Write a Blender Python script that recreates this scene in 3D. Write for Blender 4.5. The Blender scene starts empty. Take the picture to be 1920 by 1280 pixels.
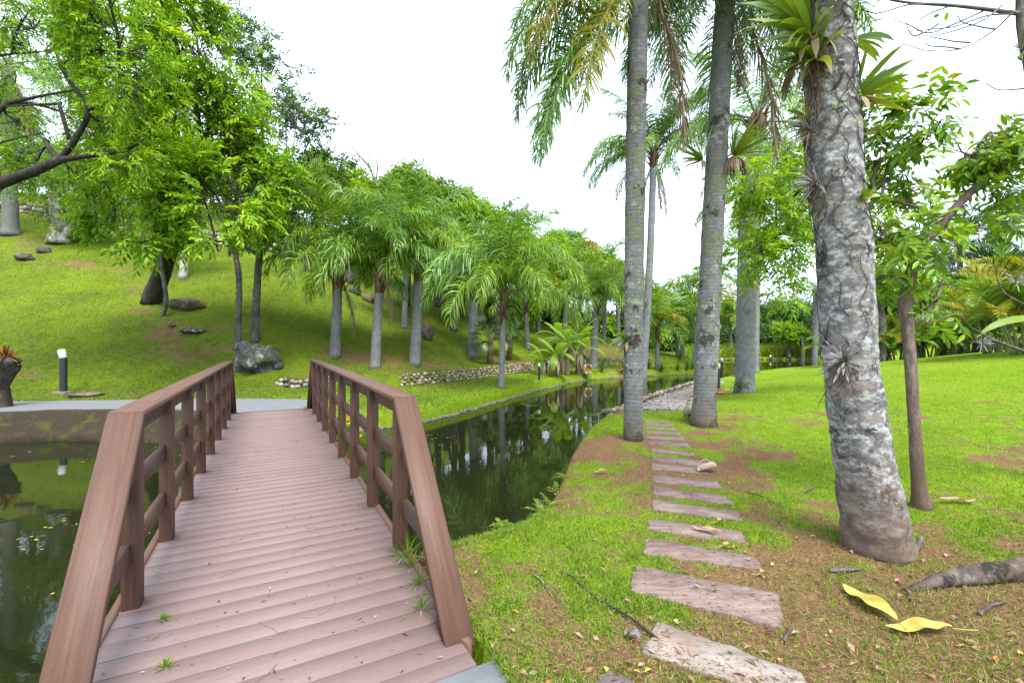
import bpy, math, random
import numpy as np
from mathutils import Vector, Matrix
R = math.radians
rng = np.random.default_rng(11)
random.seed(5)
S = bpy.context.scene
C = S.collection
# ------------------------------------------------------------------ camera
cam = bpy.data.cameras.new('camera'); cam.lens = 16.0; cam.sensor_width = 36.0
cam.clip_start = 0.05; cam.clip_end = 1000
camo = bpy.data.objects.new('camera', cam); C.objects.link(camo)
camo.location = (0, 0, 1.5); camo.rotation_euler = (R(90), 0, 0)
S.camera = camo
# ------------------------------------------------------------------ light and exposure
SUN_EL, SUN_AZ = 60, 160          # elevation; azimuth clockwise from +Y (behind the viewer)
S.view_settings.view_transform = 'Standard'; S.view_settings.look = 'None'
S.view_settings.gamma = 1.0; S.view_settings.use_curve_mapping = False
S.view_settings.exposure = 1.85
W = bpy.data.worlds.new('World'); S.world = W; W.use_nodes = True
wn = W.node_tree; wl = wn.links
bg = wn.nodes['Background']; bg.inputs['Strength'].default_value = 0.088
sky = wn.nodes.new('ShaderNodeTexSky'); sky.sky_type = 'NISHITA'; sky.sun_disc = False
sky.sun_elevation = R(SUN_EL); sky.sun_rotation = R(SUN_AZ); sky.air_density = 1.0; sky.dust_density = 2.0
tc = wn.nodes.new('ShaderNodeTexCoord'); cn = wn.nodes.new('ShaderNodeTexNoise')
cn.inputs['Scale'].default_value = 2.2; cn.inputs['Detail'].default_value = 5
wl.new(tc.outputs['Generated'], cn.inputs['Vector'])
cr = wn.nodes.new('ShaderNodeValToRGB'); wl.new(cn.outputs['Fac'], cr.inputs[0])
cr.color_ramp.elements[0].position = .3; cr.color_ramp.elements[1].position = .7
cr.color_ramp.elements[0].color = (.70, .84, 1.06, 1); cr.color_ramp.elements[1].color = (.84, .96, 1.14, 1)
sc_ = wn.nodes.new('ShaderNodeVectorMath'); sc_.operation = 'SCALE'; sc_.inputs['Scale'].default_value = 9.0
wl.new(cr.outputs[0], sc_.inputs[0])
mx = wn.nodes.new('ShaderNodeMix'); mx.data_type = 'RGBA'; mx.inputs[0].default_value = .85   # cloud cover over the blue
wl.new(sky.outputs[0], mx.inputs[6]); wl.new(sc_.outputs[0], mx.inputs[7]); wl.new(mx.outputs[2], bg.inputs['Color'])
sun = bpy.data.lights.new('sun', 'SUN'); sun.energy = 2.3; sun.angle = R(26); sun.color = (1, .97, .93)
suno = bpy.data.objects.new('sun', sun); C.objects.link(suno)
sd = Vector((math.sin(R(SUN_AZ)) * math.cos(R(SUN_EL)), math.cos(R(SUN_AZ)) * math.cos(R(SUN_EL)), math.sin(R(SUN_EL))))
suno.rotation_euler = sd.to_track_quat('Z', 'Y').to_euler()
S.cycles.max_bounces = 6; S.cycles.diffuse_bounces = 4; S.cycles.glossy_bounces = 3; S.cycles.transmission_bounces = 4
S.cycles.transparent_max_bounces = 6; S.cycles.caustics_reflective = False; S.cycles.caustics_refractive = False
S.cycles.sample_clamp_indirect = 6
F_PX = 1920 * 16 / 36.0

# ------------------------------------------------------------------ helpers
class G:
    """collects vertices and faces; build() links them as ONE mesh object"""
    def __init__(s): s.V = []; s.F = []; s.n = 0
    def add(s, V, F, mi=0):
        V = np.asarray(V, float).reshape(-1, 3); F = np.asarray(F, np.int64)
        s.V.append(V); s.F.append((F + s.n, mi)); s.n += len(V); return s
    def mesh(s, name, mats, smooth=False):
        V = np.concatenate(s.V) if s.V else np.zeros((0, 3))
        me = bpy.data.meshes.new(name)
        me.vertices.add(len(V)); me.vertices.foreach_set('co', V.ravel())
        li = np.concatenate([f.ravel() for f, _ in s.F]); tot = np.concatenate([np.full(len(f), f.shape[1]) for f, _ in s.F])
        mi = np.concatenate([np.full(len(f), m) for f, m in s.F])
        me.loops.add(len(li)); me.loops.foreach_set('vertex_index', li.astype(np.int32))
        me.polygons.add(len(tot))
        st = np.zeros(len(tot), np.int64); st[1:] = np.cumsum(tot)[:-1]
        me.polygons.foreach_set('loop_start', st.astype(np.int32)); me.polygons.foreach_set('loop_total', tot.astype(np.int32))
        me.polygons.foreach_set('material_index', mi.astype(np.int32))
        if smooth: me.polygons.foreach_set('use_smooth', np.ones(len(tot), bool))
        for m in (mats if isinstance(mats, (list, tuple)) else [mats]): me.materials.append(m)
        me.update(calc_edges=True); return me
    def build(s, name, mats, parent=None, smooth=False, loc=None, rz=None):
        return link(name, s.mesh(name, mats, smooth), parent, loc, rz)
def link(name, data, parent=None, loc=None, rz=None):
    o = bpy.data.objects.new(name, data); C.objects.link(o)
    if parent is not None: o.parent = parent
    if loc is not None: o.location = loc
    if rz is not None: o.rotation_euler = (0, 0, rz)
    return o
def tag(o, label=None, cat=None, group=None, kind=None):
    for k, v in (('label', label), ('category', cat), ('group', group), ('kind', kind)):
        if v: o[k] = v
    return o
def thing(name, label, cat, loc=(0, 0, 0), rz=0, group=None):
    o = link(name, None, None, loc, rz); o.empty_display_size = .2
    return tag(o, label, cat, group)
def unit(v):
    v = np.asarray(v, float); return v / np.maximum(np.linalg.norm(v, axis=-1, keepdims=True), 1e-9)
def hash2(i, j, s):
    h = (i.astype(np.int64) * 374761393 + j.astype(np.int64) * 668265263 + s * 974634777) & 0xffffffff
    h = ((h ^ (h >> 13)) * 1274126177) & 0xffffffff
    return ((h ^ (h >> 16)) & 0xffffff) / float(0xffffff)
def vnoise(x, y, s=0):
    x = np.asarray(x, float); y = np.asarray(y, float)
    i = np.floor(x); j = np.floor(y); u = x - i; v = y - j
    u = u * u * (3 - 2 * u); v = v * v * (3 - 2 * v)
    a = hash2(i, j, s); b = hash2(i + 1, j, s); c = hash2(i, j + 1, s); d = hash2(i + 1, j + 1, s)
    return a + (b - a) * u + (c - a) * v + (a - b - c + d) * u * v
def fbm(x, y, s=0, o=4):
    t = 0; w = .5; n = 0
    for k in range(o):
        t = t + w * vnoise(np.asarray(x) * 2 ** k, np.asarray(y) * 2 ** k, s + k); n += w; w *= .5
    return t / n
def sstep(a, b, x):
    t = np.clip((np.asarray(x, float) - a) / (b - a), 0, 1); return t * t * (3 - 2 * t)
def seg_dist(X, Y, P, closed=True):
    P = np.asarray(P, float); Q = np.roll(P, -1, 0) if closed else P[1:]; P0 = P if closed else P[:-1]
    best = np.full(np.shape(X), 1e9); side = np.zeros(np.shape(X)); 
    for (ax, ay), (bx, by) in zip(P0, Q):
        dx, dy = bx - ax, by - ay; L = dx * dx + dy * dy
        t = np.clip(((X - ax) * dx + (Y - ay) * dy) / L, 0, 1)
        d = np.hypot(X - ax - t * dx, Y - ay - t * dy)
        cr = dx * (Y - ay) - dy * (X - ax)
        m = d < best - 1e-9
        best = np.where(m, d, best); side = np.where(m, np.sign(cr), side)
    return best, side
def inside(X, Y, P):
    P = np.asarray(P, float); r = np.zeros(np.shape(X), bool)
    for (ax, ay), (bx, by) in zip(P, np.roll(P, -1, 0)):
        c = ((ay > Y) != (by > Y)) & (X < (bx - ax) * (Y - ay) / (by - ay + 1e-12) + ax)
        r ^= c
    return r
def smooth_poly(P, it=2, closed=True):
    P = np.asarray(P, float)
    for _ in range(it):
        Q = np.roll(P, -1, 0) if closed else P[1:]; A = P if closed else P[:-1]
        N = np.empty((2 * len(A), P.shape[1])); N[0::2] = A * .75 + Q * .25; N[1::2] = A * .25 + Q * .75
        P = N if closed else np.concatenate([P[:1], N, P[-1:]])
    return P
def spline(P, n):
    """Catmull-Rom through the points, n samples"""
    P = np.asarray(P, float)
    if len(P) == 2: return P[0] + (P[1] - P[0]) * np.linspace(0, 1, n)[:, None]
    E = np.concatenate([[2 * P[0] - P[1]], P, [2 * P[-1] - P[-2]]]); m = len(P) - 1
    t = np.linspace(0, m, n); k = np.minimum(t.astype(int), m - 1); u = (t - k)[:, None]
    a, b, c, d = E[k], E[k + 1], E[k + 2], E[k + 3]
    return .5 * (2 * b + (c - a) * u + (2 * a - 5 * b + 4 * c - d) * u ** 2 + (3 * b - a - 3 * c + d) * u ** 3)
def tube(P, r, sides=8, cap=True, wob=0, seed=0):
    P = np.asarray(P, float); n = len(P); r = np.broadcast_to(np.asarray(r, float), (n,))
    T = unit(np.gradient(P, axis=0)); up = np.array([0, 0, 1.]) if abs(T[0][2]) < .9 else np.array([0, 1., 0])
    u = unit(np.cross(T[0], up)); A = np.zeros((n, 3)); A[0] = u
    for i in range(1, n):
        u = u - T[i] * np.dot(u, T[i]); u = u / max(np.linalg.norm(u), 1e-9); A[i] = u
    B = np.cross(T, A); th = np.linspace(0, 2 * np.pi, sides, endpoint=False)
    rr = np.repeat(r[:, None], sides, 1)
    if wob:
        ii, jj = np.meshgrid(np.arange(n) * .6, np.cos(th) * 1.7 + 5, indexing='ij'); kk = np.sin(th)[None] * 1.7 + ii
        rr = rr * (1 + wob * 2 * (fbm(jj, kk, seed, 3) - .5))
    V = P[:, None] + rr[..., None] * (A[:, None] * np.cos(th)[None, :, None] + B[:, None] * np.sin(th)[None, :, None])
    i, j = np.meshgrid(np.arange(n - 1), np.arange(sides), indexing='ij'); j2 = (j + 1) % sides
    F = np.stack([i * sides + j, i * sides + j2, (i + 1) * sides + j2, (i + 1) * sides + j], -1).reshape(-1, 4)
    V = V.reshape(-1, 3)
    if cap:
        V = np.concatenate([V, P[-1:] + T[-1:] * r[-1] * .3, P[:1]]); k = n * sides; q = np.arange(sides)
        F2 = np.stack([(n - 1) * sides + q, (n - 1) * sides + (q + 1) % sides, np.full(sides, k), np.full(sides, k)], -1)[:, :3]
        F3 = np.stack([(q + 1) % sides, q, np.full(sides, k + 1)], -1)
        return V, F, np.concatenate([F2, F3])
    return V, F, None
def add_tube(g, P, r, sides=8, cap=True, mi=0, wob=0, seed=0):
    V, F, F2 = tube(P, r, sides, cap, wob, seed); n0 = g.n
    g.add(V, F, mi)
    if F2 is not None: g.F.append((F2 + n0, mi))
def add_box(g, lo, hi, ch=0.0, mi=0):
    """box; with ch its four long (x or y, whichever is longer) edges are chamfered"""
    lo = np.array(lo, float); hi = np.array(hi, float)
    if ch:
        ax = int(np.argmax(hi - lo)); b, c = [k for k in range(3) if k != ax]
        pr = [(lo[b] + ch, lo[c]), (hi[b] - ch, lo[c]), (hi[b], lo[c] + ch), (hi[b], hi[c] - ch), (hi[b] - ch, hi[c]), (lo[b] + ch, hi[c]), (lo[b], hi[c] - ch), (lo[b], lo[c] + ch)]
        V = np.zeros((16, 3))
        for k, (p, q) in enumerate(pr):
            V[k, b] = V[k + 8, b] = p; V[k, c] = V[k + 8, c] = q; V[k, ax] = lo[ax]; V[k + 8, ax] = hi[ax]
        q = np.arange(8); n0 = g.n
        g.add(V, np.stack([q, (q + 1) % 8, (q + 1) % 8 + 8, q + 8], -1), mi)
        g.F.append((np.array([q[::-1], q + 8]) + n0, mi)); return
    V = np.array([[x, y, z] for z in (lo[2], hi[2]) for y in (lo[1], hi[1]) for x in (lo[0], hi[0])])
    g.add(V, [[0, 2, 3, 1], [4, 5, 7, 6], [0, 1, 5, 4], [2, 6, 7, 3], [0, 4, 6, 2], [1, 3, 7, 5]], mi)
def add_prism(g, poly, z0, z1, mi=0):
    """poly: (n,2), extruded from z0 to z1"""
    P = np.asarray(poly, float); n = len(P); q = np.arange(n)
    V = np.concatenate([np.c_[P, np.full(n, z0)], np.c_[P, np.full(n, z1)]]); n0 = g.n
    g.add(V, np.stack([q, (q + 1) % n, (q + 1) % n + n, q + n], -1), mi)
    g.F.append((np.array([q[::-1], q + n]) + n0, mi))
def lathe(g, prof, sides=16, mi=0, c=(0, 0, 0)):
    P = np.array([[0, 0, z] for r, z in prof], float) + c; r = [max(r, 1e-4) for r, z in prof]
    th = np.linspace(0, 2 * np.pi, sides, endpoint=False); n = len(P)
    V = P[:, None] + np.array(r)[:, None, None] * np.stack([np.cos(th), np.sin(th), 0 * th], -1)[None]
    i, j = np.meshgrid(np.arange(n - 1), np.arange(sides), indexing='ij'); j2 = (j + 1) % sides
    g.add(V.reshape(-1, 3), np.stack([i * sides + j, i * sides + j2, (i + 1) * sides + j2, (i + 1) * sides + j], -1).reshape(-1, 4), mi)
def bevel(o, w=.006, seg=2):
    m = o.modifiers.new('bevel', 'BEVEL'); m.width = w; m.segments = seg; m.limit_method = 'ANGLE'; m.angle_limit = R(40); return o

# ------------------------------------------------------------------ materials
class Mat:
    def __init__(s, name):
        s.m = bpy.data.materials.new(name); s.m.use_nodes = True; s.t = s.m.node_tree
        s.b = s.t.nodes['Principled BSDF']; s.out = s.t.nodes['Material Output']
        s.tc = None
    def n(s, typ, **k):
        nd = s.t.nodes.new('ShaderNode' + typ)
        for a, v in k.items():
            if hasattr(nd, a): setattr(nd, a, v)
        return nd
    def l(s, a, b): s.t.links.new(a, b); return b
    def co(s, which='Object', scale=(1, 1, 1)):
        if s.tc is None: s.tc = s.n('TexCoord')
        mp = s.n('Mapping'); mp.inputs['Scale'].default_value = scale; s.l(s.tc.outputs[which], mp.inputs['Vector']); return mp.outputs[0]
    def pos(s, scale=(1, 1, 1)):
        g = s.n('NewGeometry'); mp = s.n('Mapping'); mp.inputs['Scale'].default_value = scale; s.l(g.outputs['Position'], mp.inputs['Vector']); return mp.outputs[0]
    def noise(s, vec, scale, detail=4, rough=.55, dist=0):
        nd = s.n('TexNoise'); s.l(vec, nd.inputs['Vector']); nd.inputs['Scale'].default_value = scale
        nd.inputs['Detail'].default_value = detail; nd.inputs['Roughness'].default_value = rough; nd.inputs['Distortion'].default_value = dist
        return nd.outputs['Fac']
    def voro(s, vec, scale, feat='F1', rand=1.0):
        nd = s.n('TexVoronoi', feature=feat); s.l(vec, nd.inputs['Vector']); nd.inputs['Scale'].default_value = scale; nd.inputs['Randomness'].default_value = rand
        return nd
    def ramp(s, fac, stops, interp='LINEAR'):
        nd = s.n('ValToRGB'); cr = nd.color_ramp; cr.interpolation = interp
        while len(cr.elements) < len(stops): cr.elements.new(.5)
        for e, (p, c) in zip(cr.elements, stops):
            e.position = p; e.color = (c, c, c, 1) if isinstance(c, (int, float)) else (*c, 1)
        s.l(fac, nd.inputs[0]); return nd.outputs[0]
    def mix(s, fac, a, b, blend='MIX'):
        nd = s.n('Mix', data_type='RGBA', blend_type=blend)
        for sock, v in ((nd.inputs[0], fac), (nd.inputs[6], a), (nd.inputs[7], b)):
            if hasattr(v, 'is_linked') or hasattr(v, 'links'): s.l(v, sock)
            elif isinstance(v, (int, float)): sock.default_value = v if sock == nd.inputs[0] else (v, v, v, 1)
            else: sock.default_value = (*v, 1)
        return nd.outputs[2]
    def math(s, op, a, b=None, c=None):
        nd = s.n('Math', operation=op)
        for k, v in enumerate((a, b, c)):
            if v is None: continue
            if hasattr(v, 'links'): s.l(v, nd.inputs[k])
            else: nd.inputs[k].default_value = v
        return nd.outputs[0]
    def rnd(s):
        return s.n('NewGeometry').outputs['Random Per Island']
    def attr(s, name):
        nd = s.n('Attribute'); nd.attribute_name = name; return nd.outputs['Fac']
    def bump(s, h, strength=.5, dist=.02):
        nd = s.n('Bump'); nd.inputs['Strength'].default_value = strength; nd.inputs['Distance'].default_value = dist
        s.l(h, nd.inputs['Height']); s.l(nd.outputs[0], s.b.inputs['Normal']); return s
    def col(s, c, rough=.8, spec=.3):
        if hasattr(c, 'links'): s.l(c, s.b.inputs['Base Color'])
        else: s.b.inputs['Base Color'].default_value = (*c, 1)
        if hasattr(rough, 'links'): s.l(rough, s.b.inputs['Roughness'])
        else: s.b.inputs['Roughness'].default_value = rough
        s.b.inputs['Specular IOR Level'].default_value = spec; return s
    def leafy(s, c, trans=.35, rough=.45, spec=.4, tint=(1.25, 1.15, .5)):
        s.col(c, rough, spec)
        tr = s.n('BsdfTranslucent')
        tcol = s.mix(1.0, c, tint, 'MULTIPLY'); s.l(tcol, tr.inputs['Color'])
        mxn = s.n('MixShader'); mxn.inputs[0].default_value = trans
        s.l(s.b.outputs[0], mxn.inputs[1]); s.l(tr.outputs[0], mxn.inputs[2]); s.l(mxn.outputs[0], s.out.inputs['Surface']); return s
def leaf_mat(name, stops, trans=.35, rough=.45, spec=.4, big=None, tint=(1.25, 1.15, .5)):
    """leaf colours picked per leaf from the stops; big = slow variation over the crown"""
    m = Mat(name); r = m.rnd()
    if big:
        nz = m.noise(m.co('Object'), big, 2); r = m.math('ADD', m.math('MULTIPLY', r, .65), m.math('MULTIPLY', m.math('SUBTRACT', nz, .32), .95))
    m.leafy(m.ramp(r, stops), trans, rough, spec, tint); return m.m
def plain(name, c, rough=.7, spec=.3, noise=None, bump=None):
    m = Mat(name)
    if noise:
        sc, amt = noise; nz = m.noise(m.co(), sc, 5)
        c2 = m.mix(nz, tuple(x * (1 - amt) for x in c), tuple(x * (1 + amt) for x in c)); m.col(c2, rough, spec)
    else: m.col(c, rough, spec)
    if bump: m.bump(m.noise(m.co(), bump[0], 6), bump[1], bump[2])
    return m.m
# ------------------------------------------------------------------ the lie of the land
NEAR_SHORE = [(-14, -4), (-7, -1.6), (-3.6, .4), (-2.2, 1.9), (-1.25, 3.1), (-.5, 3.75), (.15, 4.15), (.45, 5.2), (.8, 6.8), (1.5, 9), (2.35, 10.9), (3.1, 11.7), (4.4, 14.2), (6.4, 17.2), (10, 22.4), (14.6, 27.4), (20, 32), (27, 36), (33, 41)]
FAR_SHORE = [(34, 48), (28, 51), (21, 47.5), (16.5, 38), (14.2, 30.5), (11.2, 27.9), (6.4, 25.6), (3.3, 23.2), (.45, 17.4), (-1, 13.8), (-2.15, 11.2), (-3.4, 10.1), (-4.4, 9.8), (-5.5, 9.15), (-7.2, 9.5), (-9.2, 9.75), (-11, 9.25), (-16, 8.2), (-23, 5.5), (-26, 0), (-22, -5)]
POND = smooth_poly(NEAR_SHORE + FAR_SHORE, 2)
FOOT = smooth_poly([(-60, 4), (-30, 9), (-20, 11.3), (-12, 12.4), (-8.4, 12.9), (-6.6, 13.8), (-4.6, 16), (-2.35, 18.4), (1.3, 26), (6, 31), (11.5, 33.5), (15, 37), (19, 52), (24, 75), (28, 120)], 1, False)
CA, SA = math.cos(R(28.13)), math.sin(R(28.13))
DV = np.array([-SA, CA]); NV = np.array([CA, SA])             # along and across the bridge
def BR(t, n): return DV * t + NV * n
WATER_Z = -.5
def height(X, Y):
    X = np.asarray(X, float); Y = np.asarray(Y, float)
    dp, _ = seg_dist(X, Y, POND); ins = inside(X, Y, POND)
    df, sd_ = seg_dist(X, Y, FOOT, False); s = np.where(sd_ > 0, df, -df)      # >0 on the hill side
    # near side: lawn
    dn, _ = seg_dist(X, Y, NEAR_SHORE, False)
    near = -.2 * sstep(8, 17, Y) + .148 * np.maximum(0, dn - 1.6) * sstep(6, 18, Y) * (1 - .55 * sstep(22, 60, dn)) + .03 * np.maximum(0, X - 4) * sstep(0, 6, Y) * (1 - sstep(6, 16, Y))
    near = near + .05 * (fbm(X * .8, Y * .8, 3, 3) - .5)
    far = np.where(X < -4.6, -.06, -.14) + .03 * (fbm(X * .5, Y * .5, 9, 3) - .5)
    k = sstep(-9, -1, X) * .18 + sstep(0, 16, X) * .45
    wall = .42 * sstep(-6.5, -5, X) * sstep(.02, .10, s) 
    s1 = np.maximum(s, 0)
    hill = (.10 * np.minimum(s1, 1.5) + .50 * np.clip(s1 - 1.5, 0, 26) + .2 * np.maximum(0, s1 - 27.5)) * (1 - k) + .5 * (fbm(X * .18, Y * .18, 21, 3) - .5) * sstep(1, 8, s1)
    # bulge of the bank next to the palms, hollow behind it
    farz = far + wall + hill
    side = sstep(-.5, .5, _side_far(X, Y)); bt_ = (X * DV[0] + Y * DV[1]); bn_ = (X * NV[0] + Y * NV[1])
    z = near * (1 - side) + farz * side
    z = z - .10 * sstep(.5, .05, dp) * (1 - ins)
    edge = np.where(ins, -dp, dp)
    z = np.where(ins, -.62 - .9 * sstep(.05, .9, dp), np.where(dp < .16, np.maximum(z - .9 * (1 - dp / .16) ** 2 * .7, -.62), z))
    return np.where((bt_ > 1.25) & (bt_ < 11.1) & (bn_ > -.86) & (bn_ < .93), np.minimum(z, -.36), z)
MIDLINE = [(-60, -5), (-24, 1), (-10, 4), (-2.6, 6.6), (.4, 9.6), (2.2, 13), (4.5, 18), (8.6, 24), (13.2, 28.8), (18, 35.5), (24, 42), (30, 46.5), (48, 60), (90, 90), (160, 130)]
def _side_far(X, Y):
    d, sd_ = seg_dist(X, Y, MIDLINE, False); return np.where(sd_ > 0, d, -d)
def soil_at(X, Y):
    """bare earth, 0..1"""
    X = np.asarray(X, float); Y = np.asarray(Y, float)
    n = fbm(X * 1.15 + 3, Y * 1.15, 41, 5); m = fbm(X * 4.3, Y * 4.3, 47, 3)
    base = .40 + .0 * X
    near_tree = np.exp(-(((X - 2.8) / 1.55) ** 2 + ((Y - 2.3) / 1.05) ** 2))
    bank = np.exp(-(((X - .95 - .12 * (Y - 5)) / .55) ** 2)) * sstep(3.0, 4.2, Y) * (1 - sstep(9.5, 11.5, Y))
    path_r = np.exp(-(((X - 2.6 - .10 * (Y - 5)) / .75) ** 2)) * sstep(3.6, 5, Y) * (1 - sstep(9, 13, Y))
    strip = np.exp(-(((X - 1.15) / .5) ** 2 + ((Y - 2.45) / .5) ** 2))
    v = n * .62 + m * .38 + .52 * near_tree + .055 * bank + .03 * path_r + .13 * strip + .06 * (1 - sstep(5, 9, Y)) - .05 * sstep(3.6, 5, X) - .34 * sstep(9, 14, Y) * (X > 2) 
    near = sstep(.47, .74, v)
    hillv = sstep(.56, .76, fbm(X * .23, Y * .35, 61, 4) * .75 + m * .25 + .10 * np.exp(-((X + 5.5) / 3.5) ** 2 - ((Y - 17) / 3.0) ** 2) + .05 * np.exp(-((X + 14) / 5) ** 2 - ((Y - 20) / 4) ** 2))
    far = _side_far(X, Y) > 0
    return np.where(far, hillv * .8 * (Y > 10), near)
def zat(x, y): return float(height(np.array([x]), np.array([y]))[0])
def ray(px, py, ymax=120, y0=1.0):
    """first point of the ground under a pixel of the 1920 x 1280 photograph"""
    Y = np.geomspace(y0, ymax, 3000); X = (px - 960) / F_PX * Y; Z = 1.5 - (py - 640) / F_PX * Y
    b = Z <= height(X, Y); i = int(np.argmax(b)) if b.any() else len(Y) - 1
    return np.array([X[i], Y[i], zat(X[i], Y[i])])
def pt(px, py, Y):
    """point at depth Y on a pixel's line of sight"""
    return np.array([(px - 960) / F_PX * Y, Y, 1.5 - (py - 640) / F_PX * Y])
# ------------------------------------------------------------------ ground
N = 620
def axis(n, lo, hi, a, c):
    b0, b1 = np.arcsinh((lo - c) / a), np.arcsinh((hi - c) / a); return c + a * np.sinh(np.linspace(b0, b1, n))
gx = axis(N, -170, 170, 2.6, .6); gy = axis(N, -40, 230, 4.0, 6)
GX, GY = np.meshgrid(gx, gy); GZ = height(GX, GY)
GZ = GZ + np.where(GZ > -.4, .012 * (fbm(GX * 7, GY * 7, 71, 3) - .5), 0)
V = np.stack([GX, GY, GZ], -1).reshape(-1, 3)
i, j = np.meshgrid(np.arange(N - 1), np.arange(N - 1), indexing='ij')
g = G().add(V, np.stack([i * N + j, i * N + j + 1, (i + 1) * N + j + 1, (i + 1) * N + j], -1).reshape(-1, 4))
m = Mat('ground_surface')
P = m.pos(); soil = m.attr('soil'); zone = m.attr('hillside')
n1 = m.noise(P, .35, 4); n2 = m.noise(P, 5.5, 5, .6); n3 = m.noise(P, 45, 4, .7); n4 = m.noise(P, 1.6, 4)
lawn = m.mix(m.ramp(n2, [(.32, 0.), (.7, 1.)]), (.085, .150, .006), (.155, .245, .008))
lawn = m.mix(m.ramp(n1, [(.4, 0.), (.7, .55)]), lawn, (.19, .25, .016))
hillc = m.mix(m.ramp(n2, [(.3, 0.), (.7, 1.)]), (.048, .080, .006), (.105, .155, .009))
hillc = m.mix(m.ramp(n1, [(.45, 0.), (.65, .6)]), hillc, (.14, .195, .008))
hillc = m.mix(m.ramp(n4, [(.5, 0.), (.72, .55)]), hillc, (.085, .075, .025))
litter = m.voro(P, 9.0); lc = m.ramp(litter.outputs['Distance'], [(.0, 1.), (.16, 1.), (.2, 0.)])
lsel = m.math('MULTIPLY', lc, m.ramp(m.noise(P, 3, 2), [(.48, 0.), (.56, .85)]))
hillc = m.mix(lsel, hillc, (.20, .14, .07))
grass = m.mix(zone, lawn, hillc)
grass = m.mix(m.ramp(n3, [(.35, .55), (.65, 0.)]), grass, m.mix(.5, grass, (.03, .05, .005)))
soilc = m.mix(n2, (.078, .034, .018), (.18, .090, .050)); soilc = m.mix(m.ramp(n3, [(.45, 0.), (.8, .7)]), soilc, (.30, .22, .13))
soilc = m.mix(m.ramp(n4, [(.55, 0.), (.7, .5)]), soilc, (.07, .075, .012))
n5 = m.noise(P, 17, 5, .7); sf = m.math('ADD', soil, m.math('MULTIPLY', m.math('SUBTRACT', m.math('ADD', n3, n5), 1.0), 2.3))
cc = m.mix(m.ramp(sf, [(.30, 0.), (.70, 1.)]), grass, soilc)
m.col(cc, .98, .04); m.bump(m.math('ADD', m.math('MULTIPLY', n3, .6), n2), .9, .03)
ground = g.build('ground', m.m, smooth=True); tag(ground, kind='structure')
for nm, arr in (('soil', soil_at(GX, GY)), ('hillside', sstep(-.5, .8, _side_far(GX, GY)) * sstep(-1.2, .3, np.where((lambda r: r[1] > 0)(seg_dist(GX, GY, FOOT, False)), 1, -1) * seg_dist(GX, GY, FOOT, False)[0]))):
    a = ground.data.attributes.new(nm, 'FLOAT', 'POINT'); a.data.foreach_set('value', arr.ravel().astype(np.float32))
# ------------------------------------------------------------------ pond water
m = Mat('pond_water')
nz = m.noise(m.pos(), 1.3, 3); nz2 = m.noise(m.pos((1, 1, 1)), 9, 2)
m.col(m.mix(m.noise(m.pos(), .4, 2), (.006, .008, .003), (.013, .015, .005)), .025, .5); m.b.inputs['IOR'].default_value = 1.33
m.bump(m.math('ADD', nz, m.math('MULTIPLY', nz2, .12)), .05, .05)
wp = np.array(POND); ctr = wp.mean(0)
nx = np.linspace(-34, 40, 40); ny = np.linspace(-10, 56, 40)
g = G(); XX, YY = np.meshgrid(nx, ny); i, j = np.meshgrid(np.arange(39), np.arange(39), indexing='ij')
g.add(np.stack([XX, YY, 0 * XX + WATER_Z], -1).reshape(-1, 3), np.stack([i * 40 + j, i * 40 + j + 1, (i + 1) * 40 + j + 1, (i + 1) * 40 + j], -1).reshape(-1, 4))
tag(g.build('pond_water', m.m), kind='structure')
# ------------------------------------------------------------------ paths
def drape(name, poly, mat, lift, cell=.25, thick=.0):
    poly = smooth_poly(poly, 1); lo = poly.min(0); hi = poly.max(0)
    xs = np.arange(lo[0], hi[0], cell); ys = np.arange(lo[1], hi[1], cell)
    import mathutils.geometry as mg
    pts = [Vector((x, y)) for x in xs for y in ys if inside(np.array(x), np.array(y), poly) and seg_dist(np.array(x), np.array(y), poly)[0] > cell * .4]
    ring = []
    for a, b in zip(poly, np.roll(poly, -1, 0)):
        k = max(1, int(np.hypot(*(b - a)) / cell)); ring += [Vector(a + (b - a) * t / k) for t in range(k)]
    n = len(ring); vs, es, fs, _, _, _ = mg.delaunay_2d_cdt(ring + pts, [(q, (q + 1) % n) for q in range(n)], [], 1, 1e-5)
    vs = np.array([(v.x, v.y) for v in vs]); z = height(vs[:, 0], vs[:, 1]) + lift
    g = G(); g.add(np.c_[vs, z], np.array([f for f in fs if len(f) == 3]))
    rg = np.array([(v.x, v.y) for v in ring]); rz = height(rg[:, 0], rg[:, 1]) + lift; q = np.arange(n)
    g.add(np.concatenate([np.c_[rg, rz], np.c_[rg, rz - .14]]), np.stack([q, q + n, (q + 1) % n + n, (q + 1) % n], -1))
    return tag(g.build(name, mat, smooth=False), kind='structure')
m = Mat('concrete'); P = m.pos(); n1 = m.noise(P, 3, 6, .65); n2 = m.noise(P, 40, 3)
c = m.mix(n1, (.10, .104, .108), (.165, .17, .175)); c = m.mix(m.ramp(n2, [(.62, 0.), (.7, .6)]), c, (.10, .08, .06))
m.col(c, .9, .2); m.bump(n2, .3, .004); CONC = m.m
CPATH = [(-24, 8.0), (-16, 8.9), (-11, 9.85), (-9.2, 10.3), (-7.4, 10.3), (-6.15, 9.6), tuple(BR(11.12, -.75)), tuple(BR(11.12, .92)), (-5.2, 11.9), (-5.8, 12.15), (-9.2, 12.0), (-12, 11.7), (-18, 10.8), (-24, 9.8)]
drape('concrete_path', CPATH, CONC, .035, .3)
m = Mat('cobbles'); P = m.pos((1, 1, 0)); wv = m.n('VectorMath'); wv.operation = 'ADD'
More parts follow.
